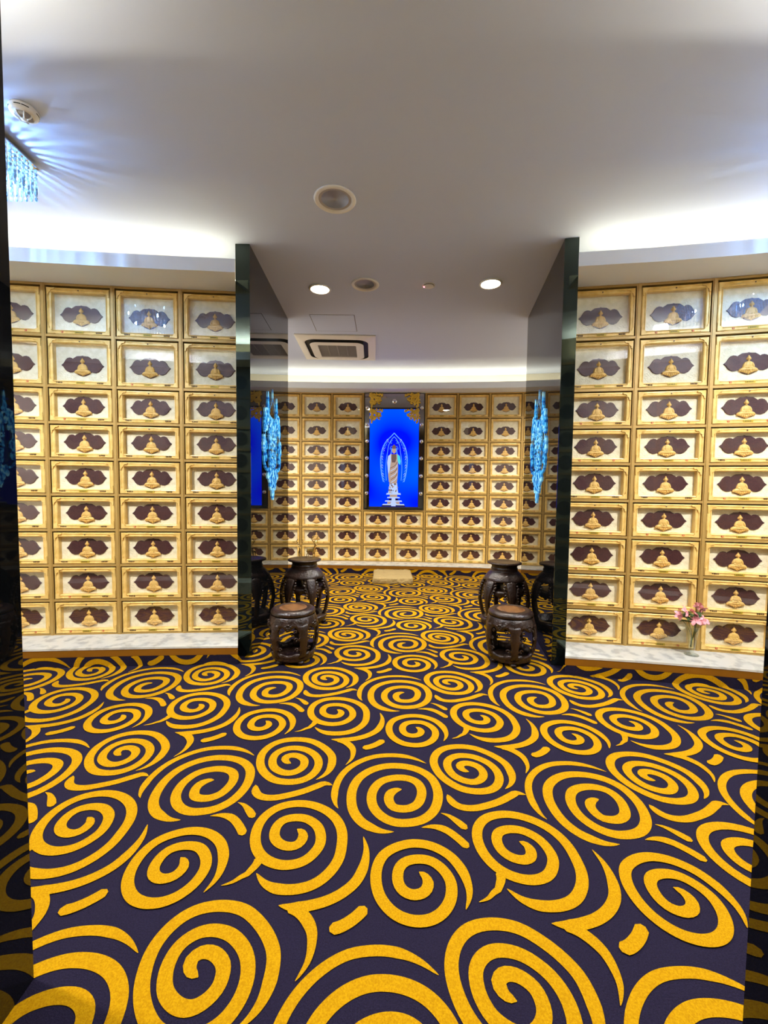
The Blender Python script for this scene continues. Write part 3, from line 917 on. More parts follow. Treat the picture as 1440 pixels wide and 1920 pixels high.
downlight('right one of the two lit round ceiling lights, past the tiny smoke sensor', 0.864, 3.659)
# unseen lamps added to brighten the carpet, the niche walls and the far room
for (x, y) in ((-0.55, 0.75), (0.65, 0.75), (-2.3, 1.45), (2.3, 1.4), (-1.75, 5.1), (2.15, 5.0)):
    ld = bpy.data.lights.new('added_lamp', 'SPOT'); ld.energy = LAMP_W * (1.4 if y > 4 else 1.85 if y > 1 else 0.36); ld.color = (1.0, 0.96, 0.92)
    ld.spot_size = radians(150); ld.spot_blend = 0.8; ld.shadow_soft_size = 0.07
    lo = bpy.data.objects.new('added_lamp', ld); COL.objects.link(lo); lo.location = (x, y, CEIL - 0.04)

def speaker(label, x, y, r):
    x, y = cpt(x, y)
    root = thing('ceiling_speaker', label, 'ceiling speaker', (x, y, CEIL), 0, 'round ceiling speakers')
    MB().lathe([(r, 0), (r * 1.01, -0.004), (r * 0.97, -0.010), (r * 0.90, -0.012), (r * 0.80, -0.006), (r * 0.78, -0.001)], 48).build('rim', M['white_plastic'], root)
    MB().lathe([(0.0, -0.0005), (r * .40, -0.0008), (r * .76, -0.0025), (r * 0.79, -0.002)], 48).build('grille', M['dark_grille'], root, fix=True)
speaker('larger, nearer round grey ceiling speaker with white rim', -0.311, 2.645, 0.128)
speaker('farther round grey ceiling speaker right of the left ceiling light', -0.178, 3.702, 0.120)

x, y = cpt(0.355, 3.708)
root = thing('smoke_sensor', 'tiny round ceiling sensor with a glowing red dot', 'sensor', (x, y, CEIL))
MB().lathe([(0.056, 0), (0.056, -0.004), (0.050, -0.006), (0.046, -0.004), (0.044, -0.012), (0.030, -0.017), (0.0, -0.018)], 28).build('housing', M['white_plastic'], root)
MB().lathe([(0.0475, -0.0062), (0.0475, -0.008), (0.0445, -0.009), (0.0445, -0.0062)], 28).build('vent_slot', M['slot'], root)
MB().ell((-0.040, 0.0, -0.013), (.007, .007, .006)).build('indicator', M['red_led'], root)

x, y = cpt(-1.668, 2.060)
root = thing('smoke_detector', 'white domed smoke detector with dark slots above the crystal chandelier', 'smoke detector', (x, y, CEIL))
MB().lathe([(0.058, 0), (0.060, -0.006), (0.056, -0.020), (0.048, -0.027), (0.034, -0.028)], 36).build('base', M['white_plastic'], root)
mb = MB()
for k in range(12):
    if k % 3 == 2: continue
    for q in range(3):
        a0 = 2 * pi * (k + q * .3) / 12; a1 = 2 * pi * (k + q * .3 + .32) / 12
        mb.add([(0.0588 * cos(a0), 0.0588 * sin(a0), -0.0135), (0.0588 * cos(a1), 0.0588 * sin(a1), -0.0135), (0.0579 * cos(a1), 0.0579 * sin(a1), -0.0175), (0.0579 * cos(a0), 0.0579 * sin(a0), -0.0175)], [(0, 1, 2, 3)])
mb.build('slot', M['slot'], root)
MB().lathe([(0.034, -0.027), (0.033, -0.034), (0.026, -0.040), (0.016, -0.042), (0.0, -0.042)], 24).build('chamber', M['grey_plastic'], root)
mb = MB()
for k in range(7):
    a = 2 * pi * k / 7
    mb.tube([(0.036 * cos(a), 0.036 * sin(a), -0.027), (0.0345 * cos(a), 0.0345 * sin(a), -0.035), (0.026 * cos(a), 0.026 * sin(a), -0.0415), (0.014 * cos(a), 0.014 * sin(a), -0.044)], 0.0032, 0, 6)
mb.lathe([(0.0, -0.0465), (0.012, -0.046), (0.015, -0.043), (0.013, -0.041)], 18)
mb.build('cage', M['white_plastic'], root)

# access hatch: thin panel with a dark joint
hx, hy = cpt(-0.537, 4.562)
root = thing('access_hatch', 'flat square access hatch in the ceiling before the air conditioner', 'access hatch', (hx, hy, CEIL), 0.0)
s = 0.225
mb = MB()
for (a, b, c, d) in ((-s - .005, s + .005, -s - .005, -s), (-s - .005, s + .005, s, s + .005), (-s - .005, -s, -s, s), (s, s + .005, -s, s)):
    mb.box(a, b, c, d, -0.0012, 0.0)
mb.build('joint', M['slot'], root)
MB().box(-s, s, -s, s, -0.002, 0.0).build('cover', M['ceiling'], root)

# cassette air conditioner
ax, ay = cpt(-0.580, 5.335)
ac = thing('air_conditioner', 'square white cassette air conditioner in the ceiling with black air slot', 'air conditioner', (ax, ay, CEIL), 0.025)
def rrect(h, r, n=6):
    p = []
    for (cx, cy, a0) in ((h - r, h - r, 0), (-(h - r), h - r, 90), (-(h - r), -(h - r), 180), (h - r, -(h - r), 270)):
        for k in range(n + 1):
            a = radians(a0 + 90 * k / n); p.append((cx + r * cos(a), cy + r * sin(a)))
    return p
def loops(rings, cap=False):
    n = len(rings[0][0]); vs = []; fs = []
    for pts, z in rings: vs += [(p[0], p[1], z) for p in pts]
    for j in range(len(rings) - 1):
        for k in range(n):
            k2 = (k + 1) % n
            fs.append((j * n + k, j * n + k2, (j + 1) * n + k2, (j + 1) * n + k))
    if cap: fs.append([(len(rings) - 1) * n + k for k in range(n)])
    return vs, fs
A = 0.470
MB().add(*loops([(rrect(A, .004), 0), (rrect(A, .004), -0.012), (rrect(A - .012, .01), -0.017), (rrect(A - .075, .13), -0.030), (rrect(A - .090, .13), -0.030), (rrect(A - .092, .13), -0.026)])).build('front_panel', M['white_plastic'], ac, fix=True)
MB().add(*loops([(rrect(A - .092, .13), -0.026), (rrect(A - .094, .13), -0.010), (rrect(A - .143, .10), -0.010), (rrect(A - .146, .10), -0.044)])).build('air_slot', M['slot'], ac, fix=True)
MB().add(*loops([(rrect(A - .146, .10), -0.043), (rrect(A - .150, .10), -0.047), (rrect(A - .195, .06), -0.050), (rrect(.232, .02), -0.050), (rrect(.230, .02), -0.036)], False)).build('inner_panel', M['white_plastic'], ac, fix=True)
mb = MB(); mb.box(-.232, .232, -.232, .232, -0.037, -0.033)
for k in range(24):
    yy = -.225 + k * .0193
    mb.box(-.23, .23, yy, yy + .008, -0.041, -0.037)
for xx in (-.115, 0, .115): mb.box(xx - .006, xx + .006, -.23, .23, -0.042, -0.037)
mb.build('intake_grille', M['grey_plastic'], ac)

# ------------------------------------------------------------------ crystal chandeliers
def crystal_strand(n_beads, plen):
    mb = MB(); z = -0.004
    for k in range(n_beads):
        mb.ell((0, 0, z - .010), (.0085, .0085, .0095), 0, 6, 4); z -= .0205
    mb.tube([(0, 0, z), (0, 0, z - .006), (0, 0, z - plen + .012), (0, 0, z - plen)], [.002, .0085, .0085, .003], 0, 6); z -= plen
    mb.ell((0, 0, z - .012), (.008, .008, .014), 0, 6, 5)
    mb.smooth = [False] * len(mb.f)
    return mb.mesh('crystal_strand', M['crystal'])
STR_A, STR_B = crystal_strand(3, 0.088), crystal_strand(4, 0.068)
def chandelier(label, x0, x1, y0, y1):
    cx, cy = (x0 + x1) / 2, (y0 + y1) / 2
    root = thing('crystal_chandelier', label, 'chandelier', (cx, cy, CEIL))
    hx_, hy_ = (x1 - x0) / 2, (y1 - y0) / 2
    MB().box(-hx_, hx_, -hy_, hy_, -0.030, -0.022).box(-hx_ + .05, hx_ - .05, -hy_ + .05, hy_ - .05, -0.022, 0.0).build('mount_plate', M['frame_metal'], root)
    n = 19
    spots = []
    for k in range(n):
        t = -1 + 2 * k / (n - 1)
        spots += [(t * (hx_ - .012), -hy_ + .012, k), (t * (hx_ - .012), hy_ - .012, k)]
        if 0 < k < n - 1: spots += [(-hx_ + .012, t * (hy_ - .012), k), (hx_ - .012, t * (hy_ - .012), k)]
    for k in range(1, 6):
        for j in range(1, 6):
            spots.append((-hx_ + 2 * hx_ * k / 6, -hy_ + 2 * hy_ * j / 6, k + j))
    for i, (px_, py_, k) in enumerate(spots):
        o = obj_from('crystal_strand', STR_A if k % 2 else STR_B, root); o.location = (px_, py_, -0.030); o.rotation_euler = (0, 0, i * 0.7)
    for dx, dy in ((-.14, -.12), (.12, -.14), (.14, .13), (-.12, .14)):
        ld = bpy.data.lights.new('chandelier_bulb', 'POINT'); ld.energy = CHANDELIER_W / 4; ld.color = (0.32, 0.58, 1.0); ld.shadow_soft_size = 0.014
        lo = bpy.data.objects.new('chandelier_bulb', ld); COL.objects.link(lo); lo.location = (cx + dx, cy + dy, CEIL - 0.12)
chandelier('square ceiling chandelier of glowing bluish crystal strands near the left edge', -2.45, -1.925, 1.945, 2.470)
chandelier('square ceiling chandelier of bluish crystal strands over the right side, mirrored in the niche glass', 2.32, 2.84, 1.88, 2.40)

# ------------------------------------------------------------------ glowing blue ornaments on the partitions
def ornament(label, p0, p1, s, side):
    d = (p1 - p0).normalized()
    nrm = Vector((d.y, -d.x)) if side > 0 else Vector((-d.y, d.x))       # towards the passage
    c = p0 + d * s
    # local x runs along the partition, local -y towards the passage
    xa = Vector((-nrm.y, nrm.x))
    root = thing('wall_ornament', label, 'ornament', (c.x + nrm.x * .002, c.y + nrm.y * .002, 1.655), atan2(xa.y, xa.x), 'glowing blue chandelier ornaments')
    def bar(mb, pts, r, mi=0):
        mb.tube([(p[0], -0.005, p[1] - 1.655) for p in spline(pts, 6)], r, mi, 6, (Vector((0, 1, 0)), 0.35))
    def varbar(mb, pts, ra, rb, mi=0):
        q = spline(pts, 6); n = len(q)
        mb.tube([(p[0], -0.005, p[1] - 1.655) for p in q], [ra + (rb - ra) * i / (n - 1) for i in range(n)], mi, 6, (Vector((0, 1, 0)), 0.35))
    def blob(mb, x, z, rx, rz, mi=0, rot=0):
        mb.ell((x, -0.005, z - 1.655), (rx, .006, rz), mi, 10, 6, Matrix.Rotation(rot, 3, 'Y') if rot else None)
    MT = [M['blue_ornament'], M['blue_pale']]
    r_ = random.Random(2)
    mb = MB(); varbar(mb, [(0, 2.165), (0, 2.13), (0, 2.10)], .004, .012, 1); varbar(mb, [(0, 2.10), (0, 2.085), (0, 2.07)], .012, .004, 1)
    for sx in (-1, 1): bar(mb, [(0, 2.075), (sx * .06, 2.02), (sx * .10, 1.975)], .0035, 1)
    mb.build('hanging_needle', MT, root)
    for sx in (-1, 1):
        mb = MB(); varbar(mb, [(sx * .155, 2.115), (sx * .155, 2.06)], .006, .018, 1); blob(mb, sx * .155, 2.04, .022, .03); blob(mb, sx * .16, 1.99, .032, .035); blob(mb, sx * .155, 1.95, .045, .03)
        mb.build('finial', MT, root)
    mb = MB()
    for k in range(9):
        t = -1 + 2 * k / 8
        if k % 4 == 1: continue
        blob(mb, t * .20, 1.915 - .035 * (1 - t * t) * 1.4, .036, .045, k % 2, t * .5)
        blob(mb, t * .17, 1.865 - .04 * (1 - t * t), .028, .042, (k + 1) % 2, t * .4)
    for sx in (-1, 1):
        bar(mb, [(0, 1.845), (sx * .1, 1.90), (sx * .2, 1.955), (sx * .25, 1.935), (sx * .235, 1.90)], .012, 1)
        blob(mb, sx * .235, 1.86, .035, .05); blob(mb, sx * .205, 1.80, .022, .03, 1)
    mb.build('crown', MT, root)
    mb = MB()
    for sx in (-1, 1):
        bar(mb, [(sx * .13, 1.87), (sx * .128, 1.75), (sx * .125, 1.66), (sx * .115, 1.56), (sx * .08, 1.46)], .011, 0)
        bar(mb, [(sx * .085, 1.86), (sx * .088, 1.76), (sx * .08, 1.66)], .010, 1)
        bar(mb, [(sx * .05, 1.85), (sx * .05, 1.74)], .009, 0)
        bar(mb, [(0, 1.70), (sx * .05, 1.665), (0, 1.62), (sx * .06, 1.575), (0, 1.52), (sx * .05, 1.48)], .009, 1)
        bar(mb, [(sx * .14, 1.62), (sx * .09, 1.57), (sx * .12, 1.51), (sx * .05, 1.46)], .008, 0)
        bar(mb, [(sx * .145, 1.72), (sx * .06, 1.70), (sx * .03, 1.76), (0, 1.78)], .008, 1)
        for k in range(9):
            blob(mb, sx * r_.uniform(.01, .12), 1.85 - k * .025, .018, .016, k % 2)
            blob(mb, sx * r_.uniform(.01, .10), 1.60 - k * .016, .014, .010, k % 2)
    bar(mb, [(-.145, 1.74), (0, 1.725), (.145, 1.74)], .008, 1); bar(mb, [(-.14, 1.63), (0, 1.645), (.14, 1.63)], .008, 0)
    for k in range(5): bar(mb, [(-.115 + k * .008, 1.555 - k * .022), (0, 1.535 - k * .022), (.115 - k * .008, 1.555 - k * .022)], .007, k % 2)
    mb.build('body', MT, root)
    for sx in (-1, 1):
        mb = MB()
        bar(mb, [(sx * .262, 1.955), (sx * .268, 1.90), (sx * .262, 1.85)], .008, 1)
        blob(mb, sx * .275, 1.845, .016, .05); blob(mb, sx * .25, 1.80, .018, .045, 1); blob(mb, sx * .285, 1.79, .016, .04)
        bar(mb, [(sx * .262, 1.76), (sx * .262, 1.72), (sx * .27, 1.69)], .006, 1)
        mb.build('bead_chain', MT, root)
        mb = MB()
        for (x, z, rx, rz, ro) in ((.30, 1.69, .03, .045, .2), (.26, 1.66, .04, .06, .3), (.31, 1.635, .026, .05, 0), (.275, 1.61, .028, .035, .2), (.225, 1.65, .024, .04, .4)):
            blob(mb, sx * x, z, rx, rz, 0 if x < .28 else 1, sx * ro)
        mb.build('side_leaf', MT, root)
        mb = MB()
        varbar(mb, [(sx * .09, 1.445), (sx * .16, 1.44), (sx * .235, 1.455), (sx * .285, 1.50), (sx * .292, 1.555), (sx * .262, 1.585), (sx * .236, 1.56), (sx * .246, 1.53), (sx * .264, 1.535)], .010, .022, 0)
        mb.build('scroll_arm', MT, root)
    mb = MB()
    for k in range(7):
        t = -1 + 2 * k / 6
        blob(mb, t * .14, 1.425 - .02 * (1 - abs(t)), .034, .045, k % 2, t * .6)
        blob(mb, t * .11, 1.365, .032, .045, (k + 1) % 2, t * .4)
        blob(mb, t * .075, 1.325, .026, .04, k % 2)
        if k in (0, 6): blob(mb, t * .17, 1.39, .025, .03, 1)
    for sx in (-1, 1):
        for k in range(3): blob(mb, sx * (.10 - k * .012), 1.31 - k * .018, .009, .012, 1)
    blob(mb, 0, 1.30, .04, .03); blob(mb, 0, 1.28, .02, .03, 1)
    mb.build('leaf_cup', MT, root)
    mb = MB(); blob(mb, 0, 1.243, .047, .055, 1); blob(mb, 0, 1.205, .018, .022); blob(mb, 0, 1.186, .012, .012, 1); mb.build('pendant', MT, root)
    return root
ornament('glowing blue chandelier ornament on the left black glass partition', PL0, PL1, 0.668, 1)
ornament('glowing blue chandelier ornament on the right black glass partition', PR0, PR1, 0.692, -1)

# ------------------------------------------------------------------ carved rosewood stools and stands
def prof_r(prof, z):
    for (r0, z0), (r1, z1) in zip(prof[:-1], prof[1:]):
        if min(z0, z1) <= z <= max(z0, z1): return r0 + (r1 - r0) * (z - z0) / ((z1 - z0) or 1)
    return prof[-1][0]
def shell_strip(mb, prof, outline_pts, thick, mi=0):
    """a carved board bent round the barrel: rows (z, a0, a1) joined into a curved solid"""
    vs = []; nseg = 6
    for (z, a0, a1) in outline_pts:
        r = prof_r(prof, z)
        for (rr) in (r, r - thick):
            for k in range(nseg + 1):
                a = a0 + (a1 - a0) * k / nseg
                b = (0.006 * sin(pi * k / nseg)) if rr == r else 0
                vs.append(((rr + b) * cos(a), (rr + b) * sin(a), z))
    w_ = 2 * (nseg + 1); fs = []
    for j in range(len(outline_pts) - 1):
        b0 = j * w_; b1 = (j + 1) * w_
        for k in range(nseg):
            fs.append((b0 + k, b0 + k + 1, b1 + k + 1, b1 + k))
            o_ = nseg + 1
            fs.append((b0 + o_ + k + 1, b0 + o_ + k, b1 + o_ + k, b1 + o_ + k + 1))
        fs.append((b0 + nseg + 1, b0, b1, b1 + nseg + 1)); fs.append((b0 + nseg, b0 + 2 * nseg + 1, b1 + 2 * nseg + 1, b1 + nseg))
    e = (len(outline_pts) - 1) * w_
    fs.append(list(range(nseg + 1)) + list(range(2 * nseg + 1, nseg, -1)))
    fs.append([e + q for q in list(range(nseg, -1, -1)) + list(range(nseg + 1, 2 * nseg + 2))])
    mb.add(vs, fs, mi, True)

SP = [(0.128, 0.0), (0.150, 0.045), (0.178, 0.12), (0.188, 0.20), (0.182, 0.27), (0.166, 0.335), (0.158, 0.36)]
def make_stool():
    root = bpy.data.objects.new('drum_stool', None); COL.objects.link(root); root.empty_display_size = .05
    MB().lathe([(0.110, 0.350), (0.152, 0.352), (0.163, 0.362), (0.165, 0.372), (0.160, 0.384), (0.146, 0.394), (0.126, 0.398), (0.1225, 0.396)], 48).build('seat_rim', M['wood'], root)
    o = MB().lathe([(0.0, 0.3965), (0.08, 0.3965), (0.123, 0.3955), (0.124, 0.385)], 48).build('seat_panel', M['seatwood'], root, fix=True)
    o['label'] = 'lighter burl wood seat panel'
    # carved apron with a scalloped lower edge
    n = 120; vs = []; fs = []
    for k in range(n):
        a = 2 * pi * k / n
        sc_ = 0.5 + 0.5 * cos(5 * a)                       # low over the legs
        zb = 0.292 - 0.020 * (1 - sc_) * 0.3 - 0.024 * max(0, cos(5 * a + pi)) ** 6 - 0.004 * cos(25 * a)
        for (z, dr) in ((0.352, 0), (0.345, 0.004), (0.325, 0.002 + 0.003 * cos(20 * a)), (0.308, 0.004 + 0.003 * cos(20 * a + 1)), (zb, 0.003), (zb, -0.014), (0.35, -0.014)):
            r = prof_r(SP, z) + dr
            vs.append((r * cos(a), r * sin(a), z))
    for k in range(n):
        k2 = (k + 1) % n
        for j in range(6): fs.append((k * 7 + j, k2 * 7 + j, k2 * 7 + j + 1, k * 7 + j + 1))
    mb = MB().add(vs, fs, 0, True)
    for k in range(5):                                       # carved sprigs at mid-bay
        for (da, dz) in ((-.10, .002), (-.05, -.010), (0, -.022), (.05, -.010), (.10, .002), (-.025, .012), (.025, .012)):
            a = 2 * pi * (k + .5) / 5 + da; r = prof_r(SP, .30) + .004
            mb.ell((r * cos(a), r * sin(a), .30 + dz), (.010, .010, .007), 0, 8, 6)
    mb.build('apron', M['wood'], root, fix=True)
    for k in range(5):
        a = 2 * pi * k / 5
        rows = [(.05, -.20, .20), (.075, -.22, .22), (.10, -.17, .17), (.118, -.13, .13), (.128, -.22, .22), (.14, -.13, .13), (.16, -.15, .15), (.19, -.16, .16), (.205, -.27, .27), (.218, -.17, .17), (.235, -.20, .20), (.25, -.16, .16), (.27, -.22, .22), (.29, -.34, .34), (.305, -.42, .42)]
        mb = MB(); shell_strip(mb, SP, [(z, a + p, a + q) for z, p, q in rows], .022)
        for sx in (-1, 1):                                   # scrolls curling off the leg into the bay
            for (zc, da, rr) in ((.205, .30, .014), (.128, .27, .015), (.262, .33, .012)):
                pts = []
                for t in range(10):
                    th = t * 0.62; ra = rr * (1 - t / 14)
                    aa = a + sx * (da + ra * cos(th) / .185); r = prof_r(SP, zc) - .008
                    pts.append((r * cos(aa), r * sin(aa), zc + ra * sin(th)))
                mb.tube(pts, .0055, 0, 6)
        mb.build('leg', M['wood'], root, fix=True)
    # bottom panels and base ring
    n = 100; vs = []; fs = []
    for k in range(n):
        a = 2 * pi * k / n
        zt = 0.082 + 0.018 * abs(cos(2.5 * a)) + .003 * cos(20 * a)
        for (z, dr) in ((.030, .004), (.038, .010), (.046, .004), (.06, .003 + .003 * cos(20 * a)), (zt, .002), (zt, -.016), (.030, -.016)):
            r = prof_r(SP, z) + dr
            vs.append((r * cos(a), r * sin(a), z))
    for k in range(n):
        k2 = (k + 1) % n
        for j in range(7): fs.append((k * 7 + j, k2 * 7 + j, k2 * 7 + (j + 1) % 7, k * 7 + (j + 1) % 7))
    MB().add(vs, fs, 0, True).build('base_ring', M['wood'], root, fix=True)
    MB().lathe([(0.0, .034), (.13, .034), (.13, .044), (0.0, .044)], 32).build('bottom_board', M['wood'], root, fix=True)
    for k in range(5):
        a = 2 * pi * k / 5
        mb = MB(); mb.ell((.128 * cos(a), .128 * sin(a), .018), (.028, .028, .018), 0, 10, 8)
        mb.lathe([(.020, 0), (.022, .006), (.018, .02)], 12, 0, .128 * cos(a), .128 * sin(a))
        mb.build('foot', M['wood'], root)
    return root
stool = make_stool()
tag(stool, 'carved rosewood drum stool before the left tall stand with deer figurines', 'stool', 'low drum stools')
stool.location = (-0.672, 3.175, 0); stool.rotation_euler = (0, 0, radians(-54))
s2 = copy_tree(stool)
tag(s2, 'carved rosewood drum stool before the right, empty topped tall stand', 'stool', 'low drum stools')
s2.location = (0.962, 3.190, 0); s2.rotation_euler = (0, 0, radians(-95))

TP = [(0.150, 0.0), (0.185, 0.06), (0.218, 0.14), (0.236, 0.24), (0.232, 0.32), (0.212, 0.40), (0.184, 0.455), (0.150, 0.50), (0.128, 0.53)]
def make_stand():
    root = bpy.data.objects.new('plant_stand', None); COL.objects.link(root); root.empty_display_size = .05
    MB().lathe([(0.0, .612), (.095, .612), (.10, .614), (.148, .614), (.158, .608), (.156, .598), (.135, .594), (.118, .588)], 48).build('top_disc', M['wood'], root, fix=True)
    MB().lathe([(.120, .592), (.122, .582), (.116, .576), (.118, .560), (.124, .552), (.120, .545), (.126, .532), (.128, .525)], 40).build('neck', M['wood'], root)
    # fluted shoulder
    MB().lathe([(.124, .532), (.136, .522), (.156, .498), (.176, .472), (.188, .450), (.186, .446), (.165, .452), (.125, .50)], 96, 0, 0, 0, True, lambda a, z: 1 + (0.018 * abs(sin(9 * a)) if z < .52 else 0)).build('shoulder', M['wood'], root)
    for k in range(6):
        a = 2 * pi * k / 6
        rows = [(.03, -.15, .15), (.06, -.14, .14), (.09, -.11, .11), (.13, -.10, .10), (.18, -.095, .095), (.24, -.09, .09), (.28, -.11, .11), (.32, -.14, .14), (.36, -.18, .18), (.40, -.21, .21), (.43, -.23, .23), (.452, -.24, .24)]
        mb = MB(); shell_strip(mb, TP, [(z, a + p, a + q) for z, p, q in rows], .026)
        # pierced carving: beads running down beside the leg
        for sx in (-1, 1):
            for q in range(7):
                z = .44 - q * .026; aa = a + sx * (.28 + .02 * sin(q)); r = prof_r(TP, z) - .012
                mb.ell((r * cos(aa), r * sin(aa), z), (.013, .013, .010), 0, 8, 6)
                if q < 6:
                    r2 = prof_r(TP, z - .013) - .012
                    mb.tube([(r * cos(aa), r * sin(aa), z), (r2 * cos(aa - sx * .10), r2 * sin(aa - sx * .10), z - .013)], .005, 0, 5)
            # carved bracket to the apron
            pts = []
            for t in range(10):
                z = .27 + .13 * t / 9; aa = a + sx * (.13 + .22 * (t / 9) ** 2); r = prof_r(TP, z) - .012
                pts.append((r * cos(aa), r * sin(aa), z))
            mb.tube(pts, .010, 0, 6)
        mb.build('leg', M['wood'], root, fix=True)
    # inner shelf, waist ring, base
    MB().lathe([(0.0, .335), (.165, .335), (.178, .340), (.178, .358), (.165, .364), (0.0, .364)], 48).build('inner_shelf', M['wood'], root, fix=True)
    n = 120; vs = []; fs = []
    for k in range(n):
        a = 2 * pi * k / n
        zb = .325 - .022 * abs(cos(3 * a + pi / 2)) ** 3 - .006 * cos(24 * a)
        for (z, r) in ((.362, .186), (.345, .192), (zb, .190), (zb, .176), (.362, .174)):
            vs.append((r * cos(a), r * sin(a), z))
    for k in range(n):
        k2 = (k + 1) % n
        for j in range(5): fs.append((k * 5 + j, k2 * 5 + j, k2 * 5 + (j + 1) % 5, k * 5 + (j + 1) % 5))
    MB().add(vs, fs, 0, True).build('carved_apron', M['wood'], root, fix=True)
    MB().lathe([(.140, .034), (.196, .032), (.208, .046), (.206, .060), (.214, .070), (.208, .086), (.190, .092), (.145, .090), (.140, .034)], 48).build('base_ring', M['wood'], root, fix=True)
    for k in range(6):
        a = 2 * pi * k / 6; mb = MB()
        mb.ell((.180 * cos(a), .180 * sin(a), .020), (.030, .030, .020), 0, 10, 8)
        mb.lathe([(.022, 0), (.024, .006), (.020, .02)], 12, 0, .180 * cos(a), .180 * sin(a))
        mb.build('foot', M['wood'], root)
    return root
stand = make_stand()
tag(stand, 'tall carved rosewood stand carrying two deer figurines by the left partition', 'stand', 'tall carved stands')
ST_L = (-0.755, 4.080)
stand.location = (ST_L[0], ST_L[1], 0); stand.rotation_euler = (0, 0, radians(-62))
t2 = copy_tree(stand)
tag(t2, 'tall carved rosewood stand with bare top by the right partition', 'stand', 'tall carved stands')
t2.location = (1.145, 4.035, 0); t2.rotation_euler = (0, 0, radians(-86))

# ------------------------------------------------------------------ brass deer figurines
def skin_body(name, nodes, edges, mat, parent):
    me = bpy.data.meshes.new(name)
    me.from_pydata([n[:3] for n in nodes], edges, [])
    o = bpy.data.objects.new(name, me); COL.objects.link(o); o.parent = parent
    sk = o.modifiers.new('skin', 'SKIN'); sk.use_smooth_shade = True
    for i, n in enumerate(nodes):
        me.skin_vertices[0].data[i].radius = (n[3], n[4] if len(n) > 4 else n[3])
    me.skin_vertices[0].data[0].use_root = True
    ss = o.modifiers.new('sub', 'SUBSURF'); ss.levels = 2; ss.render_levels = 2
    me.materials.append(mat)
    return o
def deer(label, loc, rz, sc_, head_turn, antler):
    root = thing('deer_figurine', label, 'figurine', loc, rz, 'brass deer figurines on the stand')
    h = head_turn
    nd = [(-.030, 0, .088, .016), (0, 0, .086, .015), (.030, 0, .090, .017), (.044, 0, .104, .012), (.052, 0, .125, .0085), (.058, h * .004, .142, .0075),
          (.066, h * .010, .150, .0085), (.080, h * .018, .143, .0055), (.089, h * .022, .139, .0038),
          (-.045, 0, .094, .006), (-.052, 0, .090, .003)]
    ed = [(0, 1), (1, 2), (2, 3), (3, 4), (4, 5), (5, 6), (6, 7), (7, 8), (0, 9), (9, 10)]
    for (bx, sy_) in ((.032, 1), (.032, -1)):
        b = len(nd)
        nd += [(bx + .004, sy_ * .011, .072, .0075), (bx + .006, sy_ * .012, .042, .0042), (bx + .004, sy_ * .012, .012, .0034), (bx + .007, sy_ * .012, .003, .0036)]
        ed += [(2, b), (b, b + 1), (b + 1, b + 2), (b + 2, b + 3)]
    for (bx, sy_) in ((-.034, 1), (-.034, -1)):
        b = len(nd)
        nd += [(bx, sy_ * .011, .074, .0095), (bx + .006, sy_ * .012, .054, .006), (bx - .008, sy_ * .012, .036, .0042), (bx - .004, sy_ * .012, .012, .0034), (bx - .001, sy_ * .012, .003, .0036)]
        ed += [(0, b), (b, b + 1), (b + 1, b + 2), (b + 2, b + 3), (b + 3, b + 4)]
    body = skin_body('body', nd, ed, M['brass'], root)
    for sy_ in (-1, 1):
        mb = MB(); bx, by, bz = .062, h * .008 + sy_ * .005, .157
        main = [(bx, by, bz), (bx - .008, by + sy_ * .014, bz + .016), (bx - .012, by + sy_ * .030, bz + .034), (bx - .006, by + sy_ * .036, bz + .058), (bx + .004, by + sy_ * .026, bz + .080)] if antler else \
               [(bx, by, bz), (bx - .006, by + sy_ * .016, bz + .022), (bx - .010, by + sy_ * .028, bz + .046), (bx - .006, by + sy_ * .028, bz + .072), (bx, by + sy_ * .020, bz + .088)]
        q = spline(main, 5); n = len(q)
        mb.tube(q, [.0050 - .0026 * i / n for i in range(n)], 0, 6)
        for i, (ddx, ddy, ddz) in ((4, (.018, .006, .016)), (8, (.014, -.010, .022)), (11, (-.016, .014, .016)), (15, (.012, -.014, .016))):
            p = q[i]
            mb.tube([p, (p[0] + ddx * .5, p[1] + sy_ * ddy * .4, p[2] + ddz * .4), (p[0] + ddx, p[1] + sy_ * ddy, p[2] + ddz)], [.0040, .0032, .0016], 0, 6)
        mb.build('antler', M['brass'], root)
        MB().ell((.058, h * .008 + sy_ * .013, .152), (.003, .009, .0045), 0, 8, 6, Matrix.Rotation(sy_ * .5, 3, 'X')).build('ear', M['brass'], root)
    root.scale = (sc_, sc_, sc_)
    return root
deer('brass deer figurine facing the viewer with upright antlers, left one on the stand', (ST_L[0] - .040, ST_L[1] - .020, .6145), radians(-80), 0.80, 0, 0)
deer('brass deer figurine standing sideways with curling antlers, right one on the stand', (ST_L[0] + .062, ST_L[1] - .010, .6145), radians(-32), 0.98, -0.6, 1)

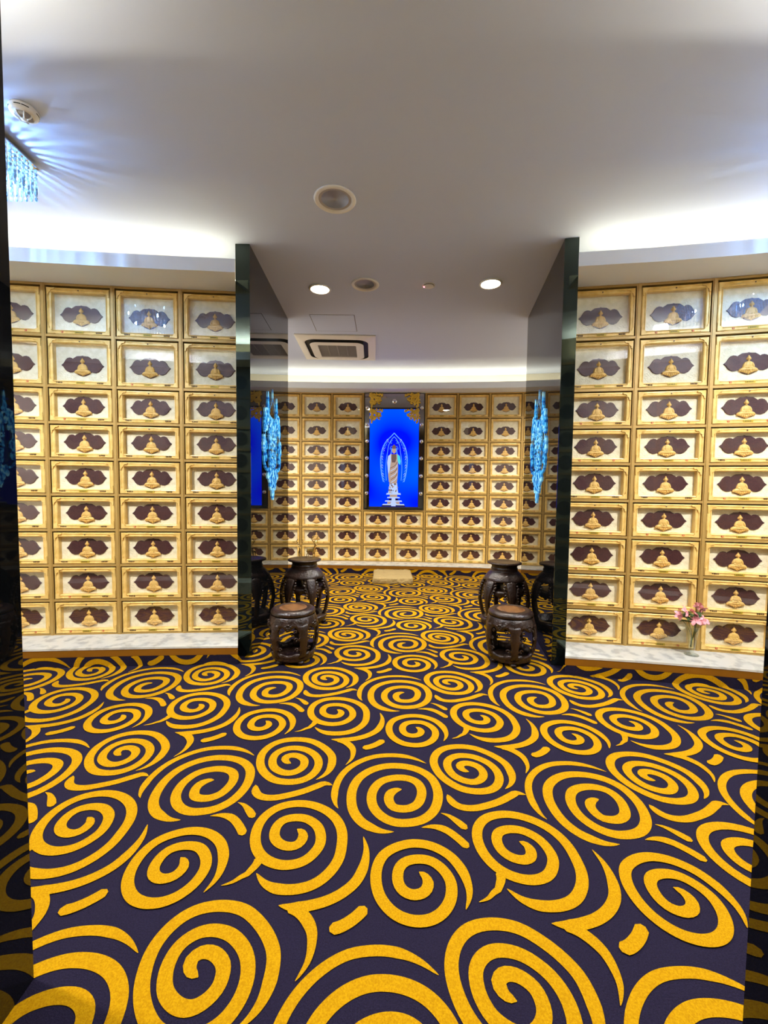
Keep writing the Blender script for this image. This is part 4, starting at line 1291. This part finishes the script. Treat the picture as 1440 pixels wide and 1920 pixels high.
# ------------------------------------------------------------------ sand cloth cushion on the carpet
nx, ny = 44, 30
CX0, CX1, CY0, CY1, CHH = -0.145, 0.405, 5.745, 6.395, 0.088
vs = []; fs = []
r_ = random.Random(12)
ph = [(r_.uniform(3, 16), r_.uniform(3, 16), r_.uniform(0, 6.3)) for _ in range(9)]
def wr(u, v): return sum(sin(a * u * 3 + b * v * 3 + c) for a, b, c in ph) / 9
prof = [(-1.0, 0.0), (-1.01, .25), (-1.005, .55), (-.985, .82), (-.93, .97), (-.80, 1.0)]
ring = []
def superq(t, p=0.12):
    c, s_ = cos(t), sin(t)
    return (math.copysign(abs(c) ** p, c), math.copysign(abs(s_) ** p, s_))
cx_, cy_ = (CX0 + CX1) / 2, (CY0 + CY1) / 2; hx_, hy_ = (CX1 - CX0) / 2, (CY1 - CY0) / 2
lev = [(1.0, 0.0), (1.012, .2), (1.006, .45), (1.0, .7), (.985, .88), (.95, .97), (.85, 1.0), (.6, 1.0), (.35, 1.0), (.12, 1.0)]
nn = 96
for (k_, z_) in lev:
    for q in range(nn):
        t = 2 * pi * q / nn
        a, b = superq(t)
        x_, y_ = a * k_, b * k_
        wv = wr(x_, y_)
        side = 1 if k_ > .95 else .4
        wig = 0.03 * side * wr(t * 1.3, z_ * 1.4) if z_ > 0 else 0
        vs.append((cx_ + x_ * hx_ * (1 + wig), cy_ + y_ * hy_ * (1 + wig), max(0, CHH * z_ + (.011 * wv if z_ > .6 else 0))))
for j in range(len(lev) - 1):
    for q in range(nn):
        q2 = (q + 1) % nn
        fs.append((j * nn + q, j * nn + q2, (j + 1) * nn + q2, (j + 1) * nn + q))
fs.append([(len(lev) - 1) * nn + q for q in range(nn)]); fs.append([q for q in range(nn)][::-1])
o = MB().add(vs, fs, 0, True).build('floor_cushion', M['cloth'], None)
tag(o, 'sand coloured cloth kneeling cushion on the carpet below the blue screen', 'cushion')

# ------------------------------------------------------------------ glass vase and pink flowers on the right ledge
VX, VY = 2.188, 2.985
o = MB().lathe([(0.0, 0), (.044, 0), (.046, .004), (.030, .010), (.014, .018), (.013, .026), (.020, .045), (.027, .10), (.036, .175), (.043, .205), (.0415, .205), (.034, .175), (.025, .10), (.016, .046), (0.0, .040)], 36).build('glass_vase', M['vase'])
o.location = (VX, VY, LEDGE_Z)
tag(o, 'clear footed glass vase holding pink flowers on the right marble ledge', 'vase')
fl_ = thing('flower_bunch', 'bunch of pink flowers with green leaves in the glass vase on the ledge', 'flowers', (VX, VY, LEDGE_Z))
heads = [(-.085, .0, .255), (-.060, -.03, .292), (-.012, -.05, .285), (.045, -.01, .325), (.075, -.02, .300), (.085, .01, .270), (.0, -.06, .235), (.028, -.055, .240), (.070, -.045, .225)]
tips = []
for i, (hx0, hy0, hz0) in enumerate(heads):
    base = (-.008 + .004 * sin(i * 2.1), .004 * cos(i * 1.7), .055 + .004 * (i % 3))
    MB().tube(spline([base, (hx0 * .12, hy0 * .12, .14), (hx0 * .45, hy0 * .45, .20), (hx0 - .022, hy0, hz0 + .028)], 5), .0018, 0, 5).build('stem', M['stem'], fl_)
pet = MB()
for k in range(5):
    a = 2 * pi * k / 5
    vs = []; 
    for j, (r, hw_, z) in enumerate(((.002, .003, 0), (.012, .009, .003), (.021, .010, .002), (.027, .004, -.003))):
        for sgn in (-1, 0, 1):
            vs.append((r * cos(a) - sgn * hw_ * sin(a), r * sin(a) + sgn * hw_ * cos(a), z + (.003 if sgn else 0)))
    fs = []
    for j in range(3):
        for q in range(2): fs.append((j * 3 + q, j * 3 + q + 1, (j + 1) * 3 + q + 1, (j + 1) * 3 + q))
    pet.add(vs, fs, 0, True)
pet.ell((0, 0, .003), (.004, .004, .005), 0, 8, 6)
pm = pet.mesh('blossom', M['petal'])
md_ = pm
for i, hp in enumerate(heads):
    o = obj_from('blossom', pm, fl_); o.location = (hp[0] - .022, hp[1], hp[2] + .028)
    o.rotation_euler = (radians(60 + 25 * sin(i * 3)), radians(20 * cos(i * 2)), i * 0.8)
    s_ = 1.3 + .25 * sin(i * 1.3); o.scale = (s_, s_, s_)
for i in range(20):
    a = i * 2.4; r = .012 + .035 * ((i * 7) % 11) / 11
    r += -.004; z = .225 + .08 * ((i * 5) % 11) / 11
    c, s_ = cos(a), sin(a); vs = []
    for j, (q, hw_, dz) in enumerate(((0, .003, 0), (.018, .020, .008), (.042, .021, .009), (.068, .001, 0))):
        for sgn in (-1, 0, 1):
            vs.append(((r * .4 + q) * c - sgn * hw_ * s_, (r * .4 + q) * s_ + sgn * hw_ * c, z + dz - abs(sgn) * .002))
    fs = []
    for j in range(3):
        for q in range(2): fs.append((j * 3 + q, j * 3 + q + 1, (j + 1) * 3 + q + 1, (j + 1) * 3 + q))
    MB().add(vs, fs, 0, True).build('leaf', M['leaf'], fl_)
